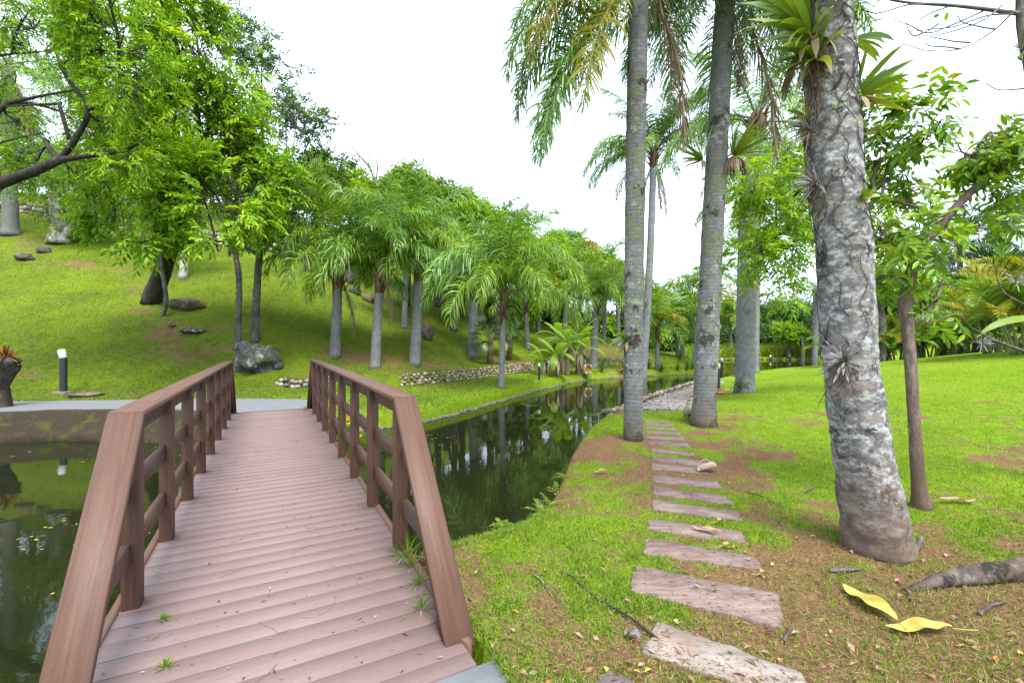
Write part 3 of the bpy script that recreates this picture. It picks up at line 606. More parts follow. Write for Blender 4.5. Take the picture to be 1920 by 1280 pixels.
def palm(base, top, r0, r1, sty, nf, label, group=None, extra=(), cat='palm tree', mats=('green',), scale=1., barkm=None, dead=0, seed=0, bend=(0, 0), lv=None, fibre=1, name='palm_tree', mid=None, flare=1.25, az0=None):
    """trunk from base to top, a collar of old leaf bases, and a fountain of fronds"""
    q = random.Random(seed * 7 + 3); base = np.array(base, float); top = np.array(top, float)
    t = thing(name, label, cat, tuple(base), 0, group); rel = top - base; H = np.linalg.norm(rel)
    ctrl = [np.zeros(3)] + ([np.array(mid) - base] if mid is not None else [rel * .5 + np.array([bend[0], bend[1], 0])]) + [rel]
    n = max(14, int(H / .12)); P = spline(ctrl, n); P[0, 2] -= .12; s = np.linspace(0, 1, n)
    rad = (r0 + (r1 - r0) * s) * (1 + (flare - 1) * np.exp(-s * H / .18)) * (1 + .015 * np.sin(s * H * 32))
    g = G(); add_tube(g, P, rad, 18 if r0 > .12 else 10, True, 0, .06, seed)
    g.build('trunk', barkm or PALMBARK, t, True)
    if fibre:
        g = G(); hb = .75 * fibre * min(scale, 1.1)
        add_tube(g, [rel - unit(P[-1] - P[-3]) * hb * .75, rel - unit(P[-1] - P[-3]) * hb * .3, rel + [0, 0, .1], rel + [0, 0, .32 * scale]], [r1 * 1.03, r1 * 1.28, r1 * 1.35, r1 * .5], 10, True, 0, .3, seed)
        for k in range(int(12 * fibre)):
            a = k * 2.4; zz = -hb * .6 + k * hb / 14; o = rel + np.array([math.cos(a) * r1 * 1.2, math.sin(a) * r1 * 1.2, zz]); dr = np.array([math.cos(a), math.sin(a), 1.6])
            add_tube(g, [o, o + dr * .10 * scale, o + dr * .2 * scale + np.array([math.cos(a), math.sin(a), -.2]) * .06], [.045 * scale, .03 * scale, .014 * scale], 5, True)
        g.build('leaf_bases', FIBRE, t, True)
    levels = lv or list(range(len(STY[sty]['el']))); a = q.uniform(0, 6) if az0 is None else az0
    for k in range(nf):
        l = levels[int(k * len(levels) / nf)]; m = mats[int(q.random() * len(mats))]
        f = link('frond', frond_mesh(sty, l, q.randrange(2), m), t, tuple(rel + np.array([0, 0, .12 * scale - .03 * l * scale])), a); sc = scale * q.uniform(.88, 1.1); f.scale = (sc, sc * q.choice((-1, 1)), sc); a += 2.399 + q.uniform(-.25, .25)
    for l, az, sc, m, dz, st in extra:
        f = link('frond', frond_mesh(st, l, 0, m), t, tuple(rel + np.array([0, 0, dz])), R(az)); f.scale = (sc,) * 3
    for k in range(dead):
        f = link('dead_frond', frond_mesh('dead', k % 2, k % 2, 'dead'), t, tuple(rel + np.array([0, 0, -.15 * scale])), q.uniform(0, 6.28)); sc = scale * q.uniform(.8, 1.05); f.scale = (sc,) * 3
    return t
def fan_disc(n, q):
    v = q.normal(size=(n, 3)); return unit(v)
def sprays(g, P, D, m, SL, LL, LW, q, mi=0, fine=False, ang=55, droop=.25, fold=.18):
    """m leaves along each twig that starts at P towards D"""
    K = len(P); D = unit(D); s = (np.arange(m) + .6) / m; sd = np.where(np.arange(m) % 2, 1., -1.)
    up = unit(np.array([0, 0, 1.]) + q.normal(0, .35, (K, 3))); Sx = unit(np.cross(D, up)); Nn = np.cross(Sx, D)
    SL = np.broadcast_to(SL, (K,))
    B = P[:, None] + D[:, None] * (SL[:, None] * s)[..., None] - np.array([0, 0, 1.]) * (SL[:, None] * s ** 2 * droop)[..., None]
    a = R(ang) * np.interp(s, [0, .8, 1], [1, .9, .35])
    LD = D[:, None] * np.cos(a)[None, :, None] + Sx[:, None] * (np.sin(a) * sd)[None, :, None] + q.normal(0, .18, (K, m, 3)) - np.array([0, 0, droop])
    LN = Nn[:, None] + q.normal(0, .35, (K, m, 3)); sz = q.uniform(.75, 1.15, (K, m)) * np.interp(s, [0, .3, 1], [.8, 1, .85])[None]
    leaves(g, B.reshape(-1, 3), LD.reshape(-1, 3), LN.reshape(-1, 3), (LL * sz).ravel(), (LW * sz).ravel(), mi, fine, fold)
def blob_points(c, r, n, q, hollow=2.0, cut=.42, nscale=1.1, seed=0):
    c = np.asarray(c, float); r = np.asarray(r, float); out = []; tot = 0
    for _ in range(12):
        v = unit(q.normal(size=(n * 2, 3))); rad = q.random(n * 2) ** (1 / hollow); p = v * rad[:, None]
        w = c + p * r; f = fbm(w[:, 0] * nscale + w[:, 1] * .77, w[:, 2] * nscale + w[:, 1] * .51, seed, 3)
        k = (f > cut) & (p[:, 2] > -.85); out.append(np.c_[w[k], v[k]]); tot += k.sum()
        if tot >= n: break
    o = np.concatenate(out)[:n]; return o[:, :3], o[:, 3:]
def branch(a, b, q, sag=.15, n=8):
    a = np.asarray(a, float); b = np.asarray(b, float); d = b - a; L = np.linalg.norm(d)
    mid1 = a + d * .33 + q.normal(0, .09 * L, 3) + np.array([0, 0, sag * L]); mid2 = a + d * .68 + q.normal(0, .08 * L, 3) + np.array([0, 0, sag * L * .8])
    return spline([a, mid1, mid2, b], n)
def broad_tree(base, trunk, rads, blobs, label, cat='tree', name='tree', group=None, barkm=None, leafm=None, nspray=120, m=9, SL=.5, LL=.14, LW=.05, limbs=None, sub=5, twig=.4, seed=0, fine=False, hollow=2.0, cut=.42, droop=.25, ang=55, down=.15, nscale=1.1, limb_r=.07, fold=.18, wob=.12):
    """trunk: world points; blobs: (centre, (rx, ry, rz), weight); every blob gets a limb, side branches and sprays of leaves"""
    q = np.random.default_rng(seed + 900); base = np.asarray(base, float)
    t = thing(name, label, cat, tuple(base), 0, group)
    T = spline([np.asarray(p, float) - base for p in trunk], max(10, 5 * len(trunk))); rr = np.interp(np.linspace(0, 1, len(T)), np.linspace(0, 1, len(rads)), rads); T[0, 2] -= .1
    g = G(); add_tube(g, T, rr, 12, True, 0, wob, seed)
    for pts, r0, r1 in (limbs or []):
        add_tube(g, spline([np.asarray(p, float) - base for p in pts], 7 * len(pts)), np.linspace(r0, r1, 7 * len(pts)), 8, True, 0, wob, seed + 3)
    lg = G(); nodes = [T[int(len(T) * .6):]] + [spline([np.asarray(p, float) - base for p in pts], 12)[4:] for pts, _, _ in (limbs or [])]; nodes = np.concatenate(nodes)
    for bi, (c, r, w) in enumerate(blobs):
        c = np.asarray(c, float) - base; r = np.asarray(r, float); k = int(np.argmin(np.linalg.norm(nodes - c, axis=1) + .4 * np.maximum(0, nodes[:, 2] - c[2])))
        L = branch(nodes[k], c, q, .06, 9); R0 = limb_r * (.5 + .5 * min(1.5, r.max())); add_tube(g, L, np.linspace(R0, R0 * .35, 9), 6, False)
        ends = []
        for _ in range(sub):
            v = unit(q.normal(size=3)); e = c + v * r * q.uniform(.55, .85); s0 = L[q.integers(3, 9)]; B = branch(s0, e, q, .05, 7); add_tube(g, B, np.linspace(R0 * .36, R0 * .1, 7), 5, False); ends.append(B[3:])
        n = max(6, int(nspray * w)); P, v = blob_points(c, r, n, q, hollow, cut, nscale, seed)
        D = v * .75 + q.normal(0, .5, v.shape) - np.array([0, 0, down]); sprays(lg, P, D, m, SL * q.uniform(.7, 1.2, len(P)), LL, LW, q, 0, fine, ang, droop, fold)
        if ends:
            E = np.concatenate(ends)
            for i in q.permutation(len(P))[:int(len(P) * twig)]:
                e = E[int(np.argmin(np.linalg.norm(E - P[i], axis=1)))]; add_tube(g, [e, (e + P[i]) / 2 + q.normal(0, .05, 3), P[i], P[i] + unit(D[i]) * SL * .7], [R0 * .12 + .004, R0 * .09 + .003, .0035, .002], 3, False)
    g.build('trunk', barkm or GREYBARK, t, True); lg.build('crown', leafm or LEAF, t)
    return t
def PB(px, py, rpx, Y, w=1., asp=(1, 1, 1)):
    r = rpx / F_PX * Y; return (pt(px, py, Y), np.array([r * asp[0], r * asp[1], r * asp[2]]), w)
def rosette(name, label, cat, loc, n, L, Wd, matl, tilt=(15, 75), droop=.12, axis=(0, 0, 1), seed=0, group=None, roots=None, segs=5, prof=(.6, .9, 1., .8, .05), dry=0):
    q = np.random.default_rng(seed + 40); t = thing(name, label, cat, tuple(loc), 0, group); g = G(); k = np.arange(n); a = k * 2.399 + q.normal(0, .2, n)
    ti = R(90) - np.radians(np.interp(k, [0, n - 1], tilt[::-1]) + q.normal(0, 6, n)); ax = unit(np.array(axis, float)); h = np.array([1., 0, 0]) if abs(ax[0]) < .8 else np.array([0, 1., 0]); e1 = unit(np.cross(ax, h)); e2 = np.cross(ax, e1)
    D = (np.cos(a)[:, None] * e1 + np.sin(a)[:, None] * e2) * np.cos(ti)[:, None] + ax * np.sin(ti)[:, None]
    Wd_ = np.cross(D, ax + q.normal(0, .1, (n, 3))); ribbon(g, D * .015, D, Wd_, L * q.uniform(.7, 1.1, n), Wd * q.uniform(.8, 1.1, n), droop * q.uniform(.6, 1.4, n), segs, 0, prof)
    g.build('leaves', matl, t)
    if roots:
        g = G()
        for _ in range(roots[0]):
            o = q.normal(0, .03, 3); add_tube(g, [o, o + q.normal(0, .05, 3) + [0, 0, -.3 * roots[1]], o + q.normal(0, .08, 3) + [0, 0, -roots[1] * q.uniform(.5, 1.1)]], [.004, .003, .0015], 3, False)
        g.build('roots', FIBRE, t)
    if dry:
        g = G(); a = q.uniform(0, 6.28, dry); D = np.stack([np.cos(a), np.sin(a), -.6 + 0 * a], -1); ribbon(g, D * .02, D, np.stack([-np.sin(a), np.cos(a), 0 * a], -1), L * .7 * q.uniform(.6, 1.1, dry), Wd * .9, .5, 4, 0, prof); g.build('withered_leaves', DEAD, t)
    return t
def rock_verts(r, q, n=12, seed=0, sharp=.35):
    th = np.linspace(0, 2 * np.pi, n, endpoint=False); ph = np.linspace(-np.pi / 2, np.pi / 2, n // 2 + 1)
    g_, h_ = np.meshgrid(ph, th, indexing='ij'); v = np.stack([np.cos(g_) * np.cos(h_), np.cos(g_) * np.sin(h_), np.sin(g_)], -1)
    d = 1 + sharp * 2 * (fbm(v[..., 0] * 1.6 + seed, v[..., 1] * 1.6 + v[..., 2] * 1.3, seed, 3) - .5); V = v * d[..., None] * np.asarray(r)
    i, j = np.meshgrid(np.arange(n // 2), np.arange(n), indexing='ij'); j2 = (j + 1) % n
    return V.reshape(-1, 3), np.stack([i * n + j, i * n + j2, (i + 1) * n + j2, (i + 1) * n + j], -1).reshape(-1, 4)
def rock(label, loc, r, matl, seed=0, n=24, group=None, sharp=.4, name='rock', cat='rock'):
    V, F = rock_verts(r, None, n, seed, sharp); V[:, 2] += r[2] * .35
    return tag(G().add(V, F).build(name, matl, None, True, tuple(loc), seed * 1.3), label, cat, group)
# ------------------------------------------------------------------ the row of weeping palms along the hill foot
def hp(bx, by, cx, cy, w, label, sty='hill', nf=19, scale=1., mats=('green', 'lime', 'green', 'lime'), dead=0, seed=0, Y=None, grp='weeping palms along the foot of the hill', fibre=1.9, **k):
    b = ray(bx, by) if Y is None else np.array([*(pt(bx, by, Y)[:2]), zat(*(pt(bx, by, Y)[:2]))])
    c = pt(cx, cy, b[1]); r = .88 * w / 2 / F_PX * b[1]
    return palm(b, c, r, r * .85, sty, nf, label, grp, mats=mats, scale=scale, dead=dead, seed=seed, fibre=fibre, **k)
hp(628, 668, 635, 505, 21, 'leftmost weeping palm of the row, fronds hanging low beside the bridge end', nf=21, scale=1.0, seed=1, dead=1)
hp(703, 690, 714, 500, 21, 'weeping palm second from the left with a folded dead frond at its neck', nf=20, scale=.95, seed=2, dead=1)
hp(777, 683, 787, 487, 23, 'weeping palm with thick brown neck, third from the left in the row', nf=21, scale=1.05, seed=3, dead=1)
hp(886, 668, 889, 535, 21, 'weeping palm with withered fronds draped down its trunk, above the stone wall', nf=20, scale=1.05, seed=4, dead=2, mats=('green', 'lime'))
hp(940, 727, 944, 555, 13, 'slender pale trunked palm on the lawn strip between wall and water', nf=21, scale=1.0, seed=5, mats=('green', 'lime'))
hp(1113, 690, 1118, 568, 16, 'short lime palm right of the banana clump with a mop head', nf=24, scale=.95, seed=6, mats=('lime', 'lime', 'green'))
hp(758, 616, 762, 470, 12, 'pale straight palm trunk higher on the slope behind the row', sty='far', seed=7, Y=None, nf=14, scale=1.0)
for k, (bx, by, cx, cy, w, lb, ms, sc) in enumerate([
    (1010, 625, 1005, 500, 9, 'tall green palm on the slope above the banana clump', ('green', 'lime'), 1.15), (925, 610, 922, 470, 8, 'palm with thin pale trunk upslope of the wall, crown under the forest edge', ('green',), 1.1),
    (1058, 640, 1062, 545, 10, 'yellow tinged palm directly behind the banana leaves', ('lime', 'yell', 'lime'), 1.05), (1075, 600, 1078, 497, 8, 'lime palm high behind the banana clump', ('lime', 'green'), 1.2),
    (1132, 640, 1136, 520, 9, 'palm with golden old fronds next to the tall near trunk', ('lime', 'lime', 'yell'), 1.15), (1160, 650, 1158, 555, 9, 'lime palm seen just left of the tall near trunk', ('lime', 'green'), 1.0),
    (990, 655, 985, 560, 10, 'palm leaning over the wall left of the banana clump', ('lime', 'green'), 1.0), (1098, 585, 1105, 470, 8, 'highest lime palm at the right end of the wooded hill', ('lime', 'green'), 1.1)]):
    hp(bx, by, cx, cy, w, lb, sty='far', nf=17, scale=sc, mats=ms, seed=20 + k, grp='lime palms on the lower slope')
for k, (bx, by, cx, cy, w, lb, ms, sc) in enumerate([
    (1232, 692, 1233, 615, 9, 'small lime palm beside the dry wall end on the far bank', ('lime', 'lime', 'yell'), .85), (1270, 667, 1269, 612, 7, 'left one of two close lime palms on the far bank', ('lime',), 1.1),
    (1279, 668, 1280, 606, 8, 'right one of two close lime palms on the far bank', ('lime', 'green'), 1.15), (1345, 668, 1347, 610, 8, 'yellow green palm seen right of the leaning palm trunk', ('lime', 'yell'), 1.2),
    (1256, 655, 1254, 590, 7, 'lime palm farther back behind the twin palms', ('lime', 'green'), 1.3), (1371, 668, 1369, 590, 6, 'slim palm with drooping yellow head before the dark wood', ('yell', 'lime'), 1.3)]):
    b = ray(bx, by); hp(bx, by, cx, cy, w, lb, sty='far', nf=15, scale=sc, mats=ms, seed=40 + k, Y=b[1], grp='palms on the far bank of the pond')
hp(1303, 682, 1314, 545, 11, 'leaning palm on the far bank with one long arching frond', sty='far', nf=13, scale=1.1, seed=51, mats=('green', 'lime'), grp='palms on the far bank of the pond', lv=[1, 2, 2, 3])
# ------------------------------------------------------------------ tall palms by the path
b1 = ray(1187, 824); Y1_ = b1[1]
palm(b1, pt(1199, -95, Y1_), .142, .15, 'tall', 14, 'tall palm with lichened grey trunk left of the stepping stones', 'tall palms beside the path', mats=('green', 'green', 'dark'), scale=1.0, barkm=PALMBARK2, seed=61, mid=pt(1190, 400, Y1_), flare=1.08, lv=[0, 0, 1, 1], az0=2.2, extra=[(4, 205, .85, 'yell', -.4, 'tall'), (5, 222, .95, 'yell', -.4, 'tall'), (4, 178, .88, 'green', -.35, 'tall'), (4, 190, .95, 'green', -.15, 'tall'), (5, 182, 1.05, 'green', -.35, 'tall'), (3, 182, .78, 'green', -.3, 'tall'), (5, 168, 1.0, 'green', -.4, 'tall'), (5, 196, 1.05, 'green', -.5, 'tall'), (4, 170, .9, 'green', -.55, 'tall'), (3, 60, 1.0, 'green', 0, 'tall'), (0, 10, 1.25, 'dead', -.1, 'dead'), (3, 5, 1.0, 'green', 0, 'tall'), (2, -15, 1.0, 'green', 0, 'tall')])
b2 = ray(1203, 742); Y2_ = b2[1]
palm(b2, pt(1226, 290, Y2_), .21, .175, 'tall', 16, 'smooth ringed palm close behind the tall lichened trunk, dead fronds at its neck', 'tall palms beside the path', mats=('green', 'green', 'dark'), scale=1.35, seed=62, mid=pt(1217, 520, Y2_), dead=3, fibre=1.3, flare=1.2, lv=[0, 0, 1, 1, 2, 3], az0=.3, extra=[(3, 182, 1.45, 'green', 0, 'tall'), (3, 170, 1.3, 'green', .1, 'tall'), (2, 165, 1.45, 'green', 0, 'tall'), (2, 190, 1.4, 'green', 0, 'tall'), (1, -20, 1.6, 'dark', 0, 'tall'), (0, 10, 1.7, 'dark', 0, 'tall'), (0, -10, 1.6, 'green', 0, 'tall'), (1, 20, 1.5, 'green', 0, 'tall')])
b3 = ray(1319, 797); Y3_ = b3[1]
palm(b3, pt(1362, -40, Y3_), .20, .165, 'tall', 15, 'tall leaning palm with big bromeliads halfway up, at the start of the cobbles', 'tall palms beside the path', mats=('green', 'green', 'dark'), scale=.85, barkm=PALMBARK2, seed=63, mid=pt(1338, 400, Y3_), dead=2, flare=1.25, fibre=.8, extra=[(0, -10, 1.4, 'dead', 0, 'dead'), (5, -60, .7, 'green', 0, 'tall'), (5, -100, .6, 'dark', 0, 'tall'), (3, 190, .9, 'green', 0, 'tall'), (3, 160, 1.0, 'green', 0, 'tall'), (4, 200, .9, 'green', 0, 'tall'), (4, 170, .8, 'green', 0, 'tall'), (3, 20, 1.0, 'green', 0, 'tall'), (5, -20, .8, 'dark', 0, 'tall'), (2, 5, 1.1, 'green', 0, 'tall')])
b4 = ray(1396, 736); Y4_ = b4[1]
palm(b4, pt(1418, 230, Y4_), .27, .20, 'tall', 14, 'stout palm standing on the open lawn behind the bollards', 'tall palms beside the path', mats=('green', 'lime', 'green'), scale=1.1, seed=64, mid=pt(1403, 500, Y4_), dead=2, flare=1.3)
b5 = ray(1414, 698); palm(b5, pt(1420, 330, b5[1]), .24, .2, 'tall', 14, 'pale palm hidden behind the stout lawn palm', 'tall palms beside the path', mats=('green',), scale=1.1, seed=65)
b5 = ray(1385, 706); palm(b5, pt(1392, 380, b5[1]), .18, .16, 'tall', 12, 'thin palm peeking out left of the stout lawn palm', 'tall palms beside the path', mats=('green', 'lime'), scale=1.0, seed=67)
b6 = ray(1527, 684); palm(b6, pt(1530, 545, b6[1]), .30, .26, 'tall', 13, 'thick ringed palm at the lawn crest with sparse drooping fronds', 'tall palms beside the path', mats=('green', 'blue'), scale=1.0, seed=66, lv=[1, 2, 3, 4, 5], fibre=1.2)
# ------------------------------------------------------------------ near right: blotched trunk and slender tree
bt = ray(1645, 1030); YB = bt[1]
tr = [bt + [.02, .03, -.05], pt(1640, 985, YB), pt(1617, 850, YB), pt(1597, 700, YB), pt(1584, 500, YB), pt(1564, 300, YB), pt(1555, 100, YB), pt(1549, -40, YB), pt(1540, -320, YB), pt(1535, -640, YB)]
t = thing('tree', 'thick blotched grey trunk covered with bromeliads and air plants beside the stepping stones', 'tree', tuple(bt), 0)
g = G(); Pp = spline([p - bt for p in tr], 90); rr = np.interp(np.linspace(0, 1, 90), np.linspace(0, 1, 10), [.228, .212, .185, .17, .172, .168, .164, .154, .145, .125]); add_tube(g, Pp, rr, 28, True, 0, .10, 4)
for a, L, r in ((.25, .26, .06), (.9, .15, .06)):
    d = np.array([math.cos(a), math.sin(a), 0]); add_tube(g, spline([d * .08 + [0, 0, .42], d * .20 + [0, 0, .16], d * (.2 + L * .45) + [0, 0, .02], d * (.2 + L) + [0, 0, -.07]], 12), np.linspace(r * 1.25, r * .35, 12), 8, True, 0, .25, 9)
for e in ((.9, .3, .9), (-.9, .5, 1.1), (.2, -.9, 1.2), (.1, .9, 1.3)):
    add_tube(g, spline([Pp[-3], Pp[-1] + np.array(e) * .9, Pp[-1] + np.array(e) * 2.2], 12), np.linspace(.10, .03, 12), 8, True)
g.build('trunk', BIGBARK, t, True)
lg = G(); q = np.random.default_rng(77)
for e in ((.9, .3, .9), (-.9, .5, 1.1), (.2, -.9, 1.2), (.1, .9, 1.3)):
    P, v = blob_points(Pp[-1] + np.array(e) * 2.2, (1.2, 1.2, .8), 130, q); sprays(lg, P, v + q.normal(0, .4, v.shape), 8, .4, .16, .06, q)
lg.build('crown', LEAF, t)
# vines clinging to the upper trunk
g = G(); q = np.random.default_rng(5)
for k in range(60):
    i0 = q.integers(30, 66); ln = q.integers(4, 12); a = q.uniform(0, 6.28); da = q.uniform(-1.2, 1.2); pp = []
    for j in range(ln):
        i1 = min(i0 + j, 88); aa = a + da * j / ln * 2 + .15 * math.sin(j * 1.7 + k); pp.append(Pp[i1] + (rr[i1] * 1.03 + .004) * np.array([math.cos(aa), math.sin(aa), 0]))
    add_tube(g, spline(pp, ln * 3), .0028, 4, False)
g.build('vine', DARKBARK, t, True)
g = G(); n = 420; i0 = q.integers(44, 72, n); a = q.uniform(0, 6.28, n); o = np.stack([np.cos(a), np.sin(a), 0 * a], -1)
P = Pp[i0] + o * (rr[i0] * 1.04)[:, None] + q.normal(0, .03, (n, 3)) * [0, 0, 1]; kp = fbm(a * 1.3, i0 * .25, 9, 2) > .52
leaves(g, P[kp], (o + q.normal(0, .6, o.shape) - [0, 0, .3])[kp], (o + q.normal(0, .5, o.shape))[kp], .035, .022); g.build('vine_leaves', BRIGHT, t)
def on_trunk(py, side):   # side: angle round the trunk, -90 towards the viewer, 180 left
    z = pt(0, py, YB)[2] - bt[2]; i = int(np.argmin(abs(Pp[:, 2] - z))); a = R(side); o = np.array([math.cos(a), math.sin(a), 0]); return bt + Pp[i] + o * rr[i] * .95, o
epi_more = [('bromeliad', 'bright green bromeliad tucked under the largest clump on the left of the blotched trunk', 125, 205, 24, .36, .042, BROM, .6, dict(tilt=(5, 80), droop=.12, seed=22, dry=8, roots=(26, .55))), ('bromeliad', 'upright bromeliad rising behind the largest clump on the blotched trunk', 20, 170, 22, .42, .045, BROM, 1.3, dict(tilt=(5, 55), droop=.05, seed=23)), ('bromeliad', 'small leafy bromeliad above the paired air plants on the left flank', 235, 175, 10, .17, .03, BROM, .9, dict(tilt=(5, 60), seed=24, dry=6, roots=(12, .2)))]
def epi(name, label, py, side, n, L, Wd, matl, upw=.7, **k):
    p, o = on_trunk(py, side); return rosette(name, label, 'bromeliad', p, n, L, Wd, matl, axis=o + [0, 0, upw], **k)
for n_, l_, *r_, kw in epi_more: epi(n_, l_, *r_, **kw)
epi('bromeliad', 'largest bright green bromeliad clump, high on the left of the blotched trunk', 70, 195, 38, .58, .055, BROM, .9, tilt=(5, 75), droop=.10, seed=1, roots=(22, .5), dry=6)
epi('bromeliad', 'broad leaved bromeliad facing forward at the top of the blotched trunk', -10, 245, 30, .52, .055, BROM, 1.2, tilt=(5, 70), droop=.08, seed=21, dry=3)
epi('bromeliad', 'lime bromeliad pointing right below the top of the blotched trunk', 175, -10, 22, .34, .045, BROM, .7, tilt=(5, 65), droop=.05, seed=2, dry=3)
epi('bromeliad', 'spiky bromeliad sticking out right at the very top of the blotched trunk', 75, 5, 12, .30, .04, BROM, .3, tilt=(5, 70), seed=3)
epi('air_plant', 'dull grey air plant on the left flank with dead skirt, upper of the left pair', 255, 185, 26, .22, .014, AIRP, .4, tilt=(5, 85), seed=4, dry=6, roots=(8, .15))
epi('air_plant', 'silvery air plant on the left flank with a brown root mass under it', 355, 190, 34, .22, .016, AIRP, .6, tilt=(5, 85), seed=5, roots=(30, .28), dry=8)
epi('bromeliad', 'tiny yellow green bromeliad in a dead husk on the trunk front', 400, -75, 9, .13, .03, BROM, 1.0, tilt=(5, 50), seed=6, dry=9)
epi('air_plant', 'grey star shaped air plant low on the trunk with hanging brown roots', 672, 222, 46, .17, .018, AIRP, .35, tilt=(5, 88), droop=.03, seed=7, roots=(40, .24), dry=4)
# slender tree
b = ray(1728, 952); YS = b[1]
S_ = lambda x, y, d=0: pt(x, y, YS + d)
broad_tree(b, [b, S_(1722, 900), S_(1712, 760), S_(1703, 620), S_(1697, 575), S_(1712, 495)], [.085, .052, .045, .047, .056, .042],
    [PB(1650, 250, 75, YS + .2, 1.2), PB(1720, 230, 60, YS - .1, 1.), PB(1790, 260, 60, YS + .1, .9), PB(1860, 250, 55, YS, .9), PB(1690, 330, 60, YS + .3, .9), PB(1905, 320, 50, YS, .5), PB(1660, 430, 55, YS, .7), PB(1730, 440, 50, YS - .3, .6), PB(1800, 395, 40, YS + .1, .3), PB(1650, 520, 45, YS + .2, .4), PB(1760, 560, 45, YS - .1, .16), PB(1700, 520, 45, YS + .4, .4), PB(1900, 400, 40, YS + .1, .3), PB(1960, 280, 60, YS, .5)],
    'slender brown tree forking behind the blotched trunk, with broad glossy leaves', nspray=52, m=8, SL=.19, LL=.115, LW=.039, barkm=BROWNBARK, leafm=BIGLEAF, seed=3, fine=True, cut=.40, limb_r=.022, twig=.5, sub=4, ang=62, nscale=2.2, droop=.2,
    limbs=[([S_(1712, 495), S_(1730, 460), S_(1765, 420), S_(1815, 365), S_(1870, 320), S_(1935, 265)], .048, .026), ([S_(1760, 425), S_(1735, 395), S_(1690, 380), S_(1640, 360)], .022, .01), ([S_(1708, 500), S_(1690, 470), S_(1660, 452), S_(1635, 440)], .035, .012), ([S_(1712, 607), S_(1735, 590), S_(1760, 550), S_(1772, 505)], .02, .008), ([S_(1700, 575), S_(1725, 565), S_(1728, 590)], .014, .010), ([S_(1722, 610), S_(1790, 590), S_(1815, 605)], .008, .003)])
# light tree between the palms, its stem hidden by the blotched trunk
b = ray(1592, 735); YM = b[1]; 
broad_tree(b, [b, pt(1590, 600, YM), pt(1585, 450, YM), pt(1560, 330, YM)], [.10, .08, .065, .04],
    [PB(1430, 345, 52, YM - .8, 1.), PB(1480, 300, 50, YM - .4, 1.), PB(1455, 420, 55, YM - .7, 1.1), PB(1420, 480, 42, YM - .9, .7), PB(1490, 470, 50, YM - .5, .9), PB(1515, 380, 45, YM, .8), PB(1470, 540, 30, YM - .8, .35), PB(1540, 330, 50, YM, .6), PB(1620, 380, 60, YM + .2, .7), PB(1640, 470, 60, YM + .2, .7)],
    'small leaved light green tree showing left of the blotched trunk', nspray=105, m=9, SL=.40, LL=.19, LW=.062, leafm=BRIGHT, seed=8, cut=.40, limb_r=.03, limbs=[([pt(1585, 480, YM), pt(1540, 440, YM - .3), pt(1480, 430, YM - .6), pt(1430, 440, YM - .8)], .05, .015)], nscale=1.4)
# tree whose bare boughs hang in from the top right corner
b = np.array([*(pt(2015, 800, 4.6)[:2]), 0]); b[2] = zat(b[0], b[1]); X_ = lambda x, y, d=0: pt(x, y, 4.6 + d)
g = G(); t = thing('tree', 'leafless boughs reaching in from the top right corner', 'tree', tuple(b))
add_tube(g, spline([b - b, X_(1990, 580) - b, X_(1968, 350) - b, X_(1938, 150) - b, X_(1917, 40) - b, X_(1915, -160) - b], 30), np.linspace(.09, .035, 30), 10, True, 0, .1)
tw = [([(1912, 26), (1800, 12), (1680, 2), (1560, -30)], .022, .006)]
q = np.random.default_rng(12)
for x0, y0, pts in ((1850, 18, [(1790, 45), (1740, 62), (1700, 45), (1675, 38)]), (1880, 10, [(1840, 40), (1775, 62), (1745, 65)]), (1900, 22, [(1860, 60), (1800, 92), (1740, 95), (1692, 82)]), (1780, 12, [(1745, 25), (1722, 40), (1718, 52)]), (1740, 8, [(1700, 10), (1640, 25), (1600, 5)]), (1900, 26, [(1850, 30), (1790, 50), (1745, 55), (1705, 60)]), (1935, 165, [(1900, 168), (1870, 168), (1846, 155)]), (1800, 92, [(1770, 88), (1742, 86), (1735, 78)]), (1820, 80, [(1790, 78), (1760, 72), (1732, 66)]), (1760, 45, [(1740, 58), (1728, 62)]), (1865, 55, [(1835, 50), (1805, 42), (1795, 30)]), (1730, 62, [(1715, 68), (1705, 60), (1700, 45)])):
    tw.append(([(x0, y0)] + pts, .0085, .0035))
for k, (pp, r0, r1) in enumerate(tw): add_tube(g, spline([X_(x, y, .12 * math.sin(k * 2 + i)) - b for i, (x, y) in enumerate(pp)], 8 * len(pp)), np.linspace(r0, r1, 8 * len(pp)), 5, True)
add_tube(g, spline([X_(1990, 690) - b, X_(1930, 662) - b, X_(1870, 640) - b, X_(1835, 622) - b, X_(1817, 612) - b], 24), np.linspace(.02, .004, 24), 6, True)
add_tube(g, spline([X_(1990, 600) - b, X_(1930, 575) - b, X_(1880, 545) - b, X_(1865, 500) - b], 24), np.linspace(.012, .004, 24), 6, True)
g.build('trunk', GREYBARK, t, True)
g = G(); P = np.array([X_(x, y) - b for x, y in ((1762, 30), (1778, 22), (1790, 38), (1758, 2), (1925, 100), (1930, 110), (1925, 115), (1928, 95))]); leaves(g, P, q.normal(0, 1, P.shape), q.normal(0, 1, P.shape), .10, .04, 0, True); g.build('leaves', BIGLEAF, t)
rosette('air_plant', 'grey spiky air plant hanging from the bough at the right edge, high up', 'air plant', X_(1917, 95), 40, .14, .008, AIRP, axis=(-.5, -.4, .5), tilt=(5, 100), seed=31)
rosette('air_plant', 'small dark air plant on the thin bough over the lawn at the right', 'air plant', X_(1842, 645), 30, .11, .007, AIRP, axis=(-.2, -.5, .6), tilt=(5, 100), seed=32)
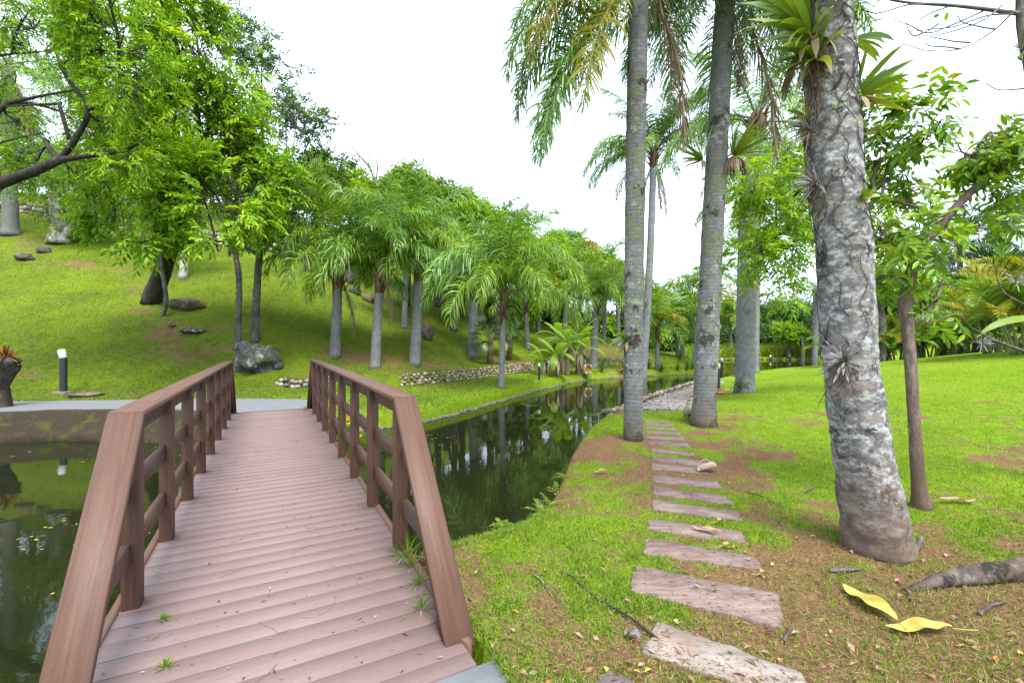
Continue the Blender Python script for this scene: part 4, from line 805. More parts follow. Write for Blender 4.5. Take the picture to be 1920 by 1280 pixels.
rosette('air_plant', 'purple centred air plant on a bough before the yellow palms', 'air plant', X_(1905, 530), 28, .16, .009, AIRP, axis=(-.2, -.5, .8), tilt=(5, 90), seed=33)
t = thing('bromeliad', 'big yellow green strap leaves with a brown withered one poking in at the right edge', 'bromeliad', tuple(X_(1980, 600)), 0); g = G()
ribbon(g, np.array([[0, 0, 0], [0, -.05, -.03]]), np.array([[-1., 0, .12], [-.8, .1, .25]]), np.array([[0, .7, .7], [0, .7, .7]]), np.array([.85, .5]), np.array([.09, .08]), .05, 8, 0, (.7, 1., 1., .7, .1)); g.build('leaves', BROM, t)
g = G(); ribbon(g, np.array([[0, 0, -.1], [0.05, -.05, -.1]]), np.array([[-.5, 0, -.1], [-.6, .1, -.3]]), np.array([[0, .7, .7], [0, .7, .7]]), np.array([.62, .55]), .05, .35, 8, 0, (.7, 1., 1., .7, .1)); g.build('withered_leaves', DEAD, t)
# ------------------------------------------------------------------ epiphytes on the tall palms
def on_palm(px, py, Y, dy=-.12): return pt(px, py, Y + dy)
rosette('bromeliad', 'large spiky green bromeliad on the right side of the leaning palm', 'bromeliad', on_palm(1374, 292, Y3_, -.08), 38, .72, .06, BROM, axis=(.7, -.35, .75), tilt=(5, 80), droop=.05, seed=50, dry=26, roots=(14, .4))
rosette('bromeliad', 'spiky green bromeliad on the left side of the leaning palm', 'bromeliad', on_palm(1318, 300, Y3_, -.05), 24, .52, .05, BROM, axis=(-.9, -.2, .35), tilt=(5, 70), droop=.05, seed=51, dry=4)
rosette('bromeliad', 'bromeliad with a grey withered skirt on the left of the tall lichened palm', 'bromeliad', on_palm(1176, 640, Y1_, -.02), 18, .30, .05, BROM, axis=(-.7, -.4, .7), tilt=(5, 80), seed=52, dry=22)
rosette('bromeliad', 'small pinkish bromeliad low on the tall lichened palm', 'bromeliad', on_palm(1176, 690, Y1_, -.02), 10, .13, .03, REDB, axis=(-.8, -.4, .4), tilt=(5, 80), seed=57)
rosette('air_plant', 'grey air plant on the ringed palm behind the tall lichened one', 'air plant', on_palm(1212, 565, Y2_, -.18), 24, .32, .02, AIRP, axis=(.3, -.8, .5), tilt=(5, 85), seed=53, roots=(20, .5))
for k, (x, y, s) in enumerate(((1353, 480, .26), (1349, 510, .2), (1345, 545, .22), (1336, 590, .18), (1337, 740, .3))):
    rosette('bromeliad', ['yellow green tuft on the right edge of the leaning palm, topmost', 'yellow green tuft just under the topmost one on the leaning palm', 'yellow tuft halfway up the right edge of the leaning palm', 'small tuft above the moss hollow of the leaning palm', 'red brown bromeliad at the foot of the leaning palm'][k], 'bromeliad', on_palm(x, y, Y3_, -.05), 14, s, .03, REDB if k == 4 else BROM, axis=(.8, -.4, .5), tilt=(5, 80), seed=60 + k)
rosette('fern', 'dark tuft of fern at the left foot of the stout lawn palm', 'fern', b4 + np.array([-.28, -.25, .15]), 30, .45, .035, DKLEAF, tilt=(15, 80), droop=.15, seed=70)
# ------------------------------------------------------------------ left: overhanging trees
YA = 12.0; a_ = lambda x, y, d=0: pt(x, y, YA + d)
b = np.array([*(pt(-150, 700, 12.2)[:2]), 0]); b[2] = zat(b[0], b[1])
broad_tree(b, [b, a_(-140, 520), a_(-70, 385), a_(0, 345), a_(60, 322, -.2), a_(112, 300, -.3)], [.26, .2, .16, .135, .12, .10],
    [PB(40, 40, 80, YA, .9), PB(130, 40, 80, YA - .5, 1.2), PB(220, 70, 80, YA - 1, 1.2), PB(180, 140, 70, YA + 1, .6), PB(20, 150, 50, YA + 2, .3), PB(250, 160, 70, YA - 1, .9), PB(40, 230, 50, YA + 2, .25), PB(215, 250, 55, YA + .4, .5), PB(130, 220, 60, YA + 2, .3), PB(70, 300, 40, YA + .6, .35), PB(150, 330, 60, YA + 1, .55), PB(230, 300, 45, YA - .8, .5), PB(60, -40, 90, YA - 1, .8), PB(200, -40, 90, YA - 1.5, .8), PB(-80, 100, 100, YA, .6), PB(-90, 260, 80, YA, .5)],
    'dark limbed tree leaning in from the left edge over the path', nspray=145, m=11, SL=.42, LL=.17, LW=.055, barkm=DARKBARK, leafm=BRIGHT, seed=14, cut=.45, limb_r=.045, twig=.8, sub=9, nscale=.9, droop=.3,
    limbs=[([a_(112, 300, -.3), a_(140, 262, -.4), a_(165, 205, -.5), a_(122, 140, -.3), a_(105, 75, -.2), a_(150, 20, -.3)], .08, .02), ([a_(112, 300, -.3), a_(95, 282, 0), a_(83, 262, .2)], .09, .05), ([a_(112, 300, -.3), a_(165, 292, -.5), a_(225, 283, -.7), a_(260, 270, -.8)], .08, .03),
           ([a_(165, 205, -.5), a_(195, 195, -.6), a_(235, 180, -.8)], .06, .02), ([a_(-60, 300, .3), a_(0, 206, .1), a_(60, 184, 0), a_(145, 168, -.2)], .07, .02), ([a_(-60, 130, .2), a_(0, 105, 0), a_(105, 95, -.2)], .04, .015), ([a_(-50, 290, -.5), a_(0, 268, -.6), a_(85, 247, -.8)], .035, .01), ([a_(122, 140, -.3), a_(130, 115, -.3), a_(225, 130, -.6)], .05, .015), ([a_(130, 262, -.4), a_(112, 200, -.3), a_(105, 195, -.2), a_(0, 200, .1)], .05, .02)])
b = ray(283, 566); YT = b[1]; YB2 = 15.0; c_ = lambda x, y, d=0: pt(x, y, YB2 + d)
broad_tree(b, [b, pt(300, 520, YT - .6), pt(318, 470, YT - 1.5), pt(335, 380, YT - 3.0), pt(348, 300, YT - 4.5)], [.40, .33, .29, .24, .16],
    [PB(330, 60, 90, YB2, 1.2), PB(270, 130, 85, YB2 - 1, 1.2), PB(395, 120, 80, YB2, 1.2), PB(330, 200, 85, YB2 - .8, 1.2), PB(430, 190, 65, YB2 + .3, 1.), PB(400, 260, 75, YB2, 1.1), PB(465, 270, 55, YB2 + .5, .9), PB(290, 310, 70, YB2 - 1.5, 1.), PB(370, 345, 70, YB2 - 1.5, 1.1), PB(445, 350, 65, YB2 - .5, 1.), PB(510, 340, 50, YB2 + .8, .8), PB(330, 390, 50, YB2 - 2, .9), PB(405, 395, 50, YB2 - 2, .8), PB(300, 0, 80, YB2 - 1, .8), PB(215, 360, 55, YB2, .6), PB(480, 410, 40, YB2 - .5, .5), PB(255, 220, 60, YB2 - 1.5, .7), PB(310, 440, 26, YB2 - 2, .25, (.7, 1, 1)), PB(405, 450, 22, YB2 - 3, .22), PB(262, 455, 20, YB2 - 3, .2), PB(340, -60, 90, YB2, .6), PB(540, 320, 28, YB2 + 1, .3), PB(370, 30, 50, YB2, .6), PB(200, 410, 30, YB2 - 1, .25)],
    'big bright leaved tree with a black leaning trunk on the slope', nspray=125, m=11, SL=.55, LL=.25, LW=.085, barkm=DARKBARK, leafm=BRIGHT, seed=15, cut=.46, limb_r=.06, twig=.5, sub=7, nscale=.75, droop=.32)
b = ray(305, 592); palm_ = None
broad_tree(b, [b, pt(312, 560, b[1] - .1), pt(303, 500, b[1] - .3), pt(305, 455, b[1] - .4)], [.09, .08, .065, .04], [PB(300, 450, 32, b[1] - .4, .5)], 'thin stem with a kinked foot just right of the black trunk', nspray=70, m=9, SL=.5, LL=.2, LW=.07, leafm=LEAF, barkm=GREYBARK, seed=16)
b = ray(343, 522); broad_tree(b, [b, pt(345, 480, b[1]), pt(340, 440, b[1]), pt(352, 415, b[1])], [.2, .15, .13, .08], [PB(360, 385, 45, b[1], .8), PB(320, 395, 35, b[1], .5)], 'small tree with a twisted white trunk on the slope', nspray=130, m=9, SL=.6, LL=.25, LW=.09, leafm=LEAF, barkm=plain('white_bark', (.36, .34, .30), .9, .1, (5, .35), (9, .6, .02)), seed=17, limbs=[([pt(345, 480, b[1]), pt(337, 450, b[1] - .2), pt(336, 425, b[1])], .07, .03)])
b = ray(444, 655); broad_tree(b, [b, pt(447, 600, b[1]), pt(448, 520, b[1]), pt(440, 460, b[1]), pt(445, 380, b[1])], [.13, .105, .10, .085, .05], [PB(445, 345, 60, b[1], 1.), PB(490, 330, 45, b[1] + .4, .6), PB(410, 320, 40, b[1], .5)], 'slender grey stemmed tree left of the mossy boulder', nspray=120, m=9, SL=.5, LL=.19, LW=.065, leafm=BRIGHT, seed=18, cut=.38)
b = ray(478, 640); broad_tree(b, [b, pt(480, 580, b[1]), pt(483, 520, b[1]), pt(487, 478, b[1])], [.16, .14, .125, .12], [PB(500, 400, 55, b[1], 1.), PB(545, 400, 45, b[1] + .4, .8), PB(560, 340, 45, b[1] + .5, .7), PB(510, 330, 50, b[1], .7), PB(590, 330, 40, b[1] + 1, .7), PB(470, 420, 35, b[1], .4), PB(595, 380, 35, b[1] + 1, .5)], 'forked grey tree rising behind the mossy boulder', nspray=150, m=9, SL=.5, LL=.17, LW=.06, leafm=LEAF, seed=19, limbs=[([pt(487, 478, b[1]), pt(455, 462, b[1]), pt(425, 445, b[1])], .09, .04), ([pt(487, 478, b[1]), pt(510, 455, b[1]), pt(525, 435, b[1])], .08, .03)], cut=.38)
def bush(px, py, Y, r, label, mat=None, seed=0, n=200, cat='bush', name='bush', asp=(1, 1, .8), LL=.22, group=None, m=8, SL=.4):
    c = pt(px, py, Y); R_ = r / F_PX * Y; b = np.array([c[0], c[1], zat(c[0], c[1])])
    return broad_tree(b, [b, b + [0, 0, .35 * max(.3, c[2] - b[2])], b + [0, 0, .7 * max(.3, c[2] - b[2])]], [.06, .05, .03], [(c, np.array([R_ * asp[0], R_ * asp[1], R_ * asp[2]]), 1.), (c + np.array([R_ * .5, 0, -R_ * .35]), np.array([R_, R_, R_ * .7]) * .7, .5), (c - np.array([R_ * .55, 0, R_ * .35]), np.array([R_, R_, R_ * .7]) * .7, .5)], label, cat, name, group, leafm=mat or LEAF, nspray=n, m=m, SL=SL, LL=LL, LW=LL * .38, seed=seed, sub=4, twig=.1, limb_r=.04, cut=.36)
bh = ray(530, 470); bush(525, 445, bh[1], 42, 'dense dark round bush at the slope edge behind the forked tree', DKLEAF, 30, 420)
# mossy footed tree and grey columnar palm far left
b = ray(112, 455); broad_tree(b, [b, pt(112, 430, b[1]), pt(108, 400, b[1]), pt(100, 350, b[1])], [.6, .42, .36, .25], [PB(140, 390, 55, b[1], 1.), PB(90, 340, 60, b[1], .9), PB(180, 360, 55, b[1], .8), PB(220, 390, 45, b[1], .6)], 'tree with a white mossy foot high on the slope', nspray=190, m=9, SL=.6, LL=.24, LW=.085, leafm=LEAF, seed=21, barkm=bark('mossy_white_bark', (.05, .045, .035), (.15, .135, .11), (.34, .33, .30), [((.36, .35, .32), .5, 3)], 3), limbs=[([pt(118, 445, b[1]), pt(140, 428, b[1]), pt(165, 408, b[1])], .35, .2)])
b = ray(20, 440); palm(b, pt(16, 125, b[1]), .36, .30, 'tall', 12, 'massive grey columnar palm high on the slope at the left edge', mats=('green',), scale=1.7, seed=22, dead=7, flare=1.35, barkm=plain('smooth_palm_bark', (.13, .127, .117), .9, .15, (4, .3), (7, .6, .03)), fibre=0)
# stump with red bromeliad
b = np.array([*(pt(4, 722, 10.6)[:2]), 0]); b[2] = zat(b[0], b[1]) ; g = G(); t = thing('stump', 'leaning dark mossy stump under the red bromeliad at the left edge', 'stump', tuple(b))
add_tube(g, spline([[0, 0, -.1], [-.12, 0, .5], [.05, 0, .95], [.10, 0, 1.15]], 16), np.linspace(.2, .28, 16), 12, True, 0, .35, 6); g.build('trunk', DARKBARK, t, True)
rosette('bromeliad', 'red bronze bromeliad crowning the stump at the left edge', 'bromeliad', b + np.array([.1, -.02, 1.12]), 46, .36, .05, REDB, tilt=(5, 92), droop=.10, seed=80)
# ------------------------------------------------------------------ wooded crest
def crest(px, py, r, Y, label, mat=None, seed=0, bl=5, n=190, LL=.34, sparse=False, barkm=None, tall=1.0, m=8, SL=.8, grp='trees on the wooded hill crest'):
    q = random.Random(seed); c = pt(px, py, Y); R_ = r / F_PX * Y; zb = zat(c[0], c[1]); b = np.array([c[0], c[1], min(zb, c[2] - R_ * 1.1)])
    B = [(c, np.array([R_ * .75, R_ * .75, R_ * .7]), 1.1)]
    for k in range(bl):
        a = k * 2.4 + q.random(); B.append((c + R_ * np.array([math.cos(a) * .75, math.sin(a) * .6, q.uniform(-.55, .35)]), np.array([R_, R_, R_ * .8]) * q.uniform(.38, .6), .6))
    H = c[2] - b[2]; return broad_tree(b, [b, b + [.1, 0, H * .4], c - [0, 0, R_ * .3]], [.07, .06, .03] if sparse else [.26, .2, .1], B, label, 'tree', 'tree', grp, leafm=mat or LEAF, nspray=int(n * (.2 if sparse else 1)), m=m, SL=SL * (.6 if sparse else 1), LL=LL * (.75 if sparse else 1), LW=LL * .34, seed=seed, sub=13 if sparse else 3, twig=1. if sparse else .04, limb_r=.07, cut=.42 if sparse else .37, barkm=barkm or GREYBARK, nscale=.5)
CR = [(430, 45, 60, 26, 'airy dark leaved tree rising against the sky above the bright tree', GREYLEAF, True), (490, 90, 60, 26.5, 'sparse dark tree right of the airy one, against the sky', GREYLEAF, True), (572, 232, 62, 27, 'sparse tree with curling bare twigs against the sky', GREYLEAF, True), (535, 185, 55, 27, 'thin grey twigged tree between the two sparse ones', GREYLEAF, True),
    (600, 320, 50, 28, 'round dark tree behind the leftmost weeping palm', DKLEAF, False), (655, 350, 50, 29, 'mid green tree rising behind the first two weeping palms', BRIGHT, False), (715, 375, 45, 31, 'tree behind the second weeping palm, under the bare branches', BRIGHT, False), (762, 350, 38, 30, 'yellow green feathery tree topping the crest', LIME, False), (820, 375, 45, 32, 'tree with drooping tufts right of the feathery yellow one', LEAF, False),
    (865, 395, 48, 33, 'rounded green tree on the crest above the fourth palm', BRIGHT, False), (915, 420, 48, 35, 'broad green tree at mid crest', BRIGHT, False), (960, 440, 48, 37, 'green tree below the grey sparse one', BRIGHT, False), (975, 400, 40, 42, 'grey sparse tree with an open crown on the crest', GREYLEAF, True), (1010, 465, 42, 40, 'dense tree above the lime palms', BRIGHT, False),
    (1055, 455, 32, 48, 'dark flat topped tree on the far crest', GREYLEAF, False), (1085, 475, 30, 47, 'dark tree at the right shoulder of the crest', DKLEAF, False), (1125, 495, 36, 45, 'last green tree of the crest before the tall trunk', BRIGHT, False), (1165, 520, 36, 46, 'bright tree low on the crest beside the tall trunk', BRIGHT, False), (780, 430, 50, 27, 'tree filling the slope behind the third palm', BRIGHT, False), (850, 460, 45, 28, 'tree with several dark stems behind the fourth palm', DKLEAF, False), (1040, 510, 40, 38, 'leafy tree among the lime palms', BRIGHT, False), (930, 480, 40, 31, 'tree on the slope behind the slender palm', BRIGHT, False),
    (250, 330, 60, 32, 'dull green tree behind the limbs at upper left', LEAF, False), (60, 300, 60, 36, 'tree behind the columnar palm at the left edge', LEAF, False), (160, 300, 60, 37, 'pale tree upslope between the limbs', BRIGHT, False), (420, 300, 60, 33, 'tree upslope behind the bright crown', LEAF, False), (-40, 200, 80, 34, 'tree beyond the left edge of view', LEAF, False), (200, 200, 80, 38, 'tall tree far upslope behind the bright crown', GREYLEAF, False)]
for k, (x, y, r, Y, lb, mt, sp) in enumerate(CR): crest(x, y, r, Y, lb, mt, 100 + k, sparse=sp)
# bare branch and multi stemmed tree on the slope
b = np.array([*(pt(705, 420, 30)[:2]), 0]); b[2] = zat(b[0], b[1]); g = G(); t = thing('tree', 'leafless forked tree top against the sky behind the second palm', 'tree', tuple(b))
for pp, r0 in (([(705, 470), (703, 360), (696, 320), (672, 290), (652, 268)], .12), ([(696, 320), (690, 300), (698, 282)], .05), ([(703, 350), (708, 315), (706, 300), (712, 288)], .06), ([(672, 290), (660, 292), (652, 285)], .03)): add_tube(g, spline([pt(x, y, 30) - b for x, y in pp], 20), np.linspace(r0, .02, 20), 6, True, 0, .1)
g.build('trunk', GREYBARK, t, True)
b = ray(838, 592); broad_tree(b, [b, pt(838, 570, b[1]), pt(836, 545, b[1])], [.35, .25, .2], [PB(840, 470, 40, b[1], 1.), PB(870, 490, 32, b[1], .7), PB(808, 480, 32, b[1], .7)], 'spreading many stemmed tree on the slope between the third and fourth palms', nspray=150, m=8, SL=.6, LL=.25, LW=.09, leafm=LEAF, seed=71, limbs=[([pt(838, 580, b[1]), pt(820, 550, b[1]), pt(805, 520, b[1])], .15, .06), ([pt(840, 580, b[1]), pt(860, 540, b[1]), pt(872, 510, b[1])], .15, .06), ([pt(838, 580, b[1]), pt(845, 530, b[1]), pt(850, 500, b[1])], .13, .06)])
b = ray(846, 618); g = G(); t = thing('tree', 'thin dark leaning stem on the slope left of the fourth palm', 'tree', tuple(b)); add_tube(g, spline([b - b, pt(853, 575, b[1]) - b, pt(862, 535, b[1]) - b, pt(868, 490, b[1]) - b], 16), np.linspace(.09, .06, 16), 8, True, 0, .1); g.build('trunk', DARKBARK, t, True)
# far wood beyond the pond
FW = [(1205, 545, 40, 58, 'green tree left in the far wood, behind the palms', LEAF), (1262, 560, 42, 60, 'rounded tree behind the twin lime palms', LEAF), (1300, 575, 34, 62, 'bright tree behind the leaning far palm', BRIGHT), (1350, 590, 34, 66, 'tree in the far wood right of the leaning trunk', LEAF), (1405, 585, 34, 70, 'dark tree behind the stout lawn palm', DKLEAF), (1440, 595, 32, 68, 'tree with red brown dead twigs in the far wood', DKLEAF), (1470, 585, 34, 72, 'pale grey green tree in the far wood', GREYLEAF), (1515, 590, 36, 66, 'dark tree behind the thick ringed palm', DKLEAF), (1560, 600, 40, 60, 'dark tree right of the thick ringed palm', DKLEAF),
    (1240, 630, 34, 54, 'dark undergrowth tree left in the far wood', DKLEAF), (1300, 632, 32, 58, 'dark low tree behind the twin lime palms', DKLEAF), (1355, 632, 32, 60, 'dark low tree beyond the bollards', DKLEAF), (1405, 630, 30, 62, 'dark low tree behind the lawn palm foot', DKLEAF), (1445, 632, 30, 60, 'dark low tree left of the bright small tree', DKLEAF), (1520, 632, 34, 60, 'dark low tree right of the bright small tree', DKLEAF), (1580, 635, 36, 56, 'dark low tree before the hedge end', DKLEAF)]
for k, (x, y, r, Y, lb, mt) in enumerate(FW): crest(x, y, r, Y, lb, mt, 200 + k, n=170, LL=.5, SL=1.1, grp='trees of the far wood')
crest(1478, 622, 22, 50, 'bright lime small tree with tiered crown before the dark wood', BRIGHT, 231, n=120, LL=.3, SL=.6, grp='trees of the far wood'); crest(1504, 630, 18, 49, 'bright lime shrub right of the tiered small tree', BRIGHT, 232, n=120, LL=.3, SL=.6, grp='trees of the far wood')
# ------------------------------------------------------------------ right: yellow palms hedge and grey palms behind
def areca(x, y, h, label, seed, mats, group='clumping yellow palms along the lawn edge', n=54, nst=9):
    q = random.Random(seed); t = thing('areca_palm', label, 'palm', (x, y, zat(x, y)), 0, group)
    for k in range(nst):
        a = q.uniform(0, 6.28); r = q.uniform(.1, .6); h1 = h * q.uniform(.12, .5); g = G(); o = np.array([math.cos(a) * r, math.sin(a) * r, 0]); e = o * 1.9 + [0, 0, h1]
        add_tube(g, spline([o + [0, 0, -.05], o * 1.3 + [0, 0, h1 * .5], e], 8), np.linspace(.05, .035, 8), 7, True); g.build('cane', CANE, t, True)
        for j in range(max(2, n // nst)):
            m_ = mats[min(len(mats) - 1, int(q.random() * len(mats)))]; f = link('frond', frond_mesh('areca', q.randrange(4), q.randrange(2), m_), t, tuple(e - [0, 0, q.uniform(0, .25) * h1]), q.uniform(0, 6.28)); s_ = h / 3.4 * q.uniform(.75, 1.1); f.scale = (s_,) * 3
CANE = plain('palm_cane', (.16, .17, .06), .6, .3, (6, .5))
hl = [(1622, 672, 2.9), (1668, 665, 3.0), (1712, 661, 3.2), (1757, 656, 3.5), (1802, 651, 4.0), (1848, 646, 4.7), (1895, 640, 5.4), (1945, 634, 5.8), (2000, 628, 5.8)]
hn = ['leftmost clump of the yellow palm hedge, half behind the blotched trunk', 'clump of the palm hedge just left of the slender tree', 'clump of the palm hedge right behind the slender trunk', 'clump of the palm hedge right of the slender trunk', 'middle clump of the palm hedge with green lower fronds', 'clump of the palm hedge with tall yellow fronds', 'yellowest tall clump of the palm hedge', 'clump of the palm hedge at the right edge', 'clump of the palm hedge just beyond the right edge']
for k, ((x, y, h), lb) in enumerate(zip(hl, hn)):
    p = ray(x, y, y0=14); p[1] = min(p[1], 26); X = (x - 960) / F_PX * p[1]
    areca(X, p[1] + .7, h, lb, 300 + k, ('green', 'lime', 'lime', 'yell') if k < 5 else ('lime', 'yell', 'yell', 'green'))
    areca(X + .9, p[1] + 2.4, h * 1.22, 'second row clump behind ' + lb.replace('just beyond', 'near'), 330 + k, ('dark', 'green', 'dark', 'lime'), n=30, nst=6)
for k, (x, y, Y, lb) in enumerate(((1800, 450, 30, 'grey green palm behind the hedge, left of the pair'), (1872, 425, 31, 'grey green palm behind the hedge, right of the pair'), (1930, 395, 28, 'grey green palm at the right edge with a long frond reaching left'), (1835, 500, 33, 'low grey green palm deep behind the hedge'), (1770, 500, 34, 'farthest grey green palm behind the hedge'))):
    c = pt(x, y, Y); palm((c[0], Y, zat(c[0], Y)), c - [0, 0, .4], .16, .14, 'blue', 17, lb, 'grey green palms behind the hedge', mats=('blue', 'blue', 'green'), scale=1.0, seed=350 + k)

for k, (x, y, r, Y, lb, mt) in enumerate([(960, 580, 36, 34, 'leafy shrub mass left behind the slender palm', BRIGHT), (1010, 590, 36, 40, 'shrub behind the left of the banana clump', DKLEAF), (1060, 600, 36, 44, 'dark shrub behind the banana clump', DKLEAF), (1110, 605, 36, 46, 'shrub behind the short lime palm', BRIGHT), (1155, 610, 36, 47, 'dark shrub left behind the tall lichened trunk', DKLEAF), (1200, 615, 34, 48, 'shrub showing right of the tall lichened trunk', BRIGHT)]): crest(x, y, r, Y, lb, mt, 260 + k, n=170, LL=.4, SL=.9, grp='shrubs at the low end of the hill')
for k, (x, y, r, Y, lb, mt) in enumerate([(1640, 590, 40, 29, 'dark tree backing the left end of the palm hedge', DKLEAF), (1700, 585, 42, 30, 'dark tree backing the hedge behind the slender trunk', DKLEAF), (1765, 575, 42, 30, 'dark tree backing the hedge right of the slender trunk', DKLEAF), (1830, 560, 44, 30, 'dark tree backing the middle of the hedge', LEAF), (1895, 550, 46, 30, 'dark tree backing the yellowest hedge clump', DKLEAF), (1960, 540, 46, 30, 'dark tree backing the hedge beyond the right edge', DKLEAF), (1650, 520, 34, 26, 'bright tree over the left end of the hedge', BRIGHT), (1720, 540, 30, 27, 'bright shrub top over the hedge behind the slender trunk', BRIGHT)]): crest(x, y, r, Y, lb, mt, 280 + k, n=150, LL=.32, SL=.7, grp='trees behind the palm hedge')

for k, (px_, Yd, h, lb) in enumerate(((1935, 16.5, 4.3, 'bright yellow palm clump standing forward of the hedge at the right edge'), (1868, 19.0, 3.6, 'lime yellow palm clump forward of the hedge, left of the brightest one'))):
    X = (px_ - 960) / F_PX * Yd; areca(X, Yd, h, lb, 370 + k, ('yell', 'lime', 'yell', 'lime'), n=50, nst=9)
# ------------------------------------------------------------------ dry stone walls and edgings
def along(P, step):
    P = np.asarray(P, float); L = np.r_[0, np.cumsum(np.linalg.norm(np.diff(P[:, :2], axis=0), axis=1))]; s = np.arange(0, L[-1], step)
    Q = np.stack([np.interp(s, L, P[:, k]) for k in range(2)], -1); T = unit(np.gradient(Q, axis=0)); return Q, T
def stone_wall(P, h, rows, step, label, seed, off=.0, base=None, n=10, r=None, name='stone_wall', cat='stone wall', core=True, mt=None):
    q = np.random.default_rng(seed); Q, T = along(P, step); Nn = np.stack([T[:, 1], -T[:, 0]], -1); g = G()
    z = height(Q[:, 0] + Nn[:, 0] * .15, Q[:, 1] + Nn[:, 1] * .15) if base is None else np.full(len(Q), base)
    rr = r or (h / rows * .62)
    for k in range(rows):
        for i in range(len(Q)):
            p = Q[i] + T[i] * step * ((k % 2) * .5 + q.uniform(-.2, .2)) + Nn[i] * (off + q.uniform(-.03, .05) - .04 * k)
            V, F = rock_verts(np.array([rr * q.uniform(.8, 1.5), rr * q.uniform(.8, 1.1), rr * q.uniform(.75, 1.05)]), None, n, int(q.integers(1, 999)), .3); a = math.atan2(T[i][1], T[i][0]) + q.uniform(-.3, .3); ca, sa = math.cos(a), math.sin(a)
            V = V @ np.array([[ca, sa, 0], [-sa, ca, 0], [0, 0, 1]]); g.add(V + [p[0], p[1], z[i] + h * (k + .45) / rows + q.uniform(-.02, .02)], F)
    c0 = np.array([Q[0][0], Q[0][1], z[0]]); g.V = [v - c0 for v in g.V]; t = thing(name, label, cat, tuple(c0)); g.build('stones', mt or WALLSTONE, t, True)
    if core:
        g = G(); A = np.c_[Q - Nn * .10, z - .1] - c0; B = np.c_[Q - Nn * .10, z + h * .93] - c0; C2 = np.c_[Q - Nn * .45, z + h * .93] - c0; m = len(Q); i = np.arange(m - 1)
        g.add(np.concatenate([A, B, C2]), np.concatenate([np.stack([i, i + 1, i + 1 + m, i + m], -1), np.stack([i + m, i + 1 + m, i + 1 + 2 * m, i + 2 * m], -1)])); g.build('core', MORTAR, t)
    return t
fp = FOOT[(FOOT[:, 0] > -4.75) & (FOOT[:, 0] < 12.2)]
stone_wall(fp, .46, 4, .24, 'long low dry stone retaining wall at the foot of the palm slope', 1)
e0 = ray(520, 722); stone_wall(np.array([e0[:2], ray(552, 728)[:2], ray(590, 724)[:2], ray(640, 712)[:2]]), .26, 2, .22, 'short mossy stone kerb beside the far bridge end', 2, n=9)
u = [ray(x, y)[:2] for x, y in ((-60, 395), (40, 398), (130, 415), (240, 432))]; stone_wall(np.array(u), .8, 3, .42, 'rough stone wall at the top of the slope, upper left', 3, n=8)
u = [ray(x, y)[:2] for x, y in ((350, 447), (430, 462), (520, 478), (580, 492))]; stone_wall(np.array(u), .8, 3, .42, 'rough stone wall at the top of the slope behind the slim trunks', 4, n=8)
shore = smooth_poly(FAR_SHORE, 2, False); sh = shore[(shore[:, 0] < 13.5) & (shore[:, 0] > -3.9) & (shore[:, 1] < 30)][::-1]
stone_wall(sh, -.0 + .13, 1, .15, 'row of small pale stones edging the far bank at the waterline', 5, base=-.56, n=8, name='stone_edging', cat='stone edging', core=False, r=.07, off=.02, mt=MOSSSTONE)
sh2 = shore[(shore[:, 1] > 30)][::-1]; stone_wall(sh2, .2, 1, .5, 'stone edging along the distant pond bank below the reeds', 6, base=-.52, n=7, name='stone_edging', cat='stone edging', core=False, r=.13, mt=MOSSSTONE)
ns = smooth_poly([(2.35, 11.0), (3.1, 11.8), (4.4, 14.2), (6.4, 17.2), (9, 20.8)], 2, False); stone_wall(ns, .4, 3, .22, 'stones facing the water side of the cobbled path', 7, base=-.55, n=8, name='stone_edging', cat='stone edging', core=False, r=.085, off=-.06)
ns = np.array([ray(x, y)[:2] for x, y in ((1296, 790), (1303, 768), (1312, 748), (1318, 735))]); stone_wall(ns, .22, 2, .16, 'small stones lining the lawn side of the cobbles at the leaning palm', 8, n=8, name='stone_edging', cat='stone edging', core=False, r=.09)
# mossy ledge under the concrete path
m = Mat('mossy_earth'); nz = m.noise(m.pos(), 3.5, 6, .65); n2 = m.noise(m.pos(), 30, 4)
cc = m.mix(m.ramp(nz, [(.50, 0.), (.68, 1.)]), (.034, .025, .017), (.055, .062, .012)); cc = m.mix(m.ramp(n2, [(.58, 0.), (.7, .6)]), cc, (.085, .062, .038)); m.col(cc, .95, .1); m.bump(m.math('ADD', nz, n2), .8, .04)
lp = shore[(shore[:, 0] < -5.6) & (shore[:, 0] > -22)]
Q, T = along(lp, .12); Nn = np.stack([-T[:, 1], T[:, 0]], -1); c_ = POND.mean(0)
if np.mean(inside(Q[:, 0] + Nn[:, 0] * .4, Q[:, 1] + Nn[:, 1] * .4, POND)) < .5: Nn = -Nn
prof = [(-.40, .0), (-.30, .075), (-.02, .065), (.03, -.10), (.22, -.125), (.27, -.28), (.46, -.31), (.50, -.40), (.51, -.62)]; g = G(); nq = len(Q); rows = []
for k, (o, z_) in enumerate(prof):
    w = .07 * (fbm(Q[:, 0] * 2.5, Q[:, 1] * 2.5 + k, 3, 3) - .5); rows.append(np.c_[Q + Nn * (o + w)[:, None], np.full(nq, z_ - .06) + w * .7])
V = np.concatenate(rows); i, j = np.meshgrid(np.arange(len(prof) - 1), np.arange(nq - 1), indexing='ij'); g.add(V, np.stack([i * nq + j, i * nq + j + 1, (i + 1) * nq + j + 1, (i + 1) * nq + j], -1).reshape(-1, 4))
tag(g.build('bank_terrain', m.m, None, True), kind='structure')
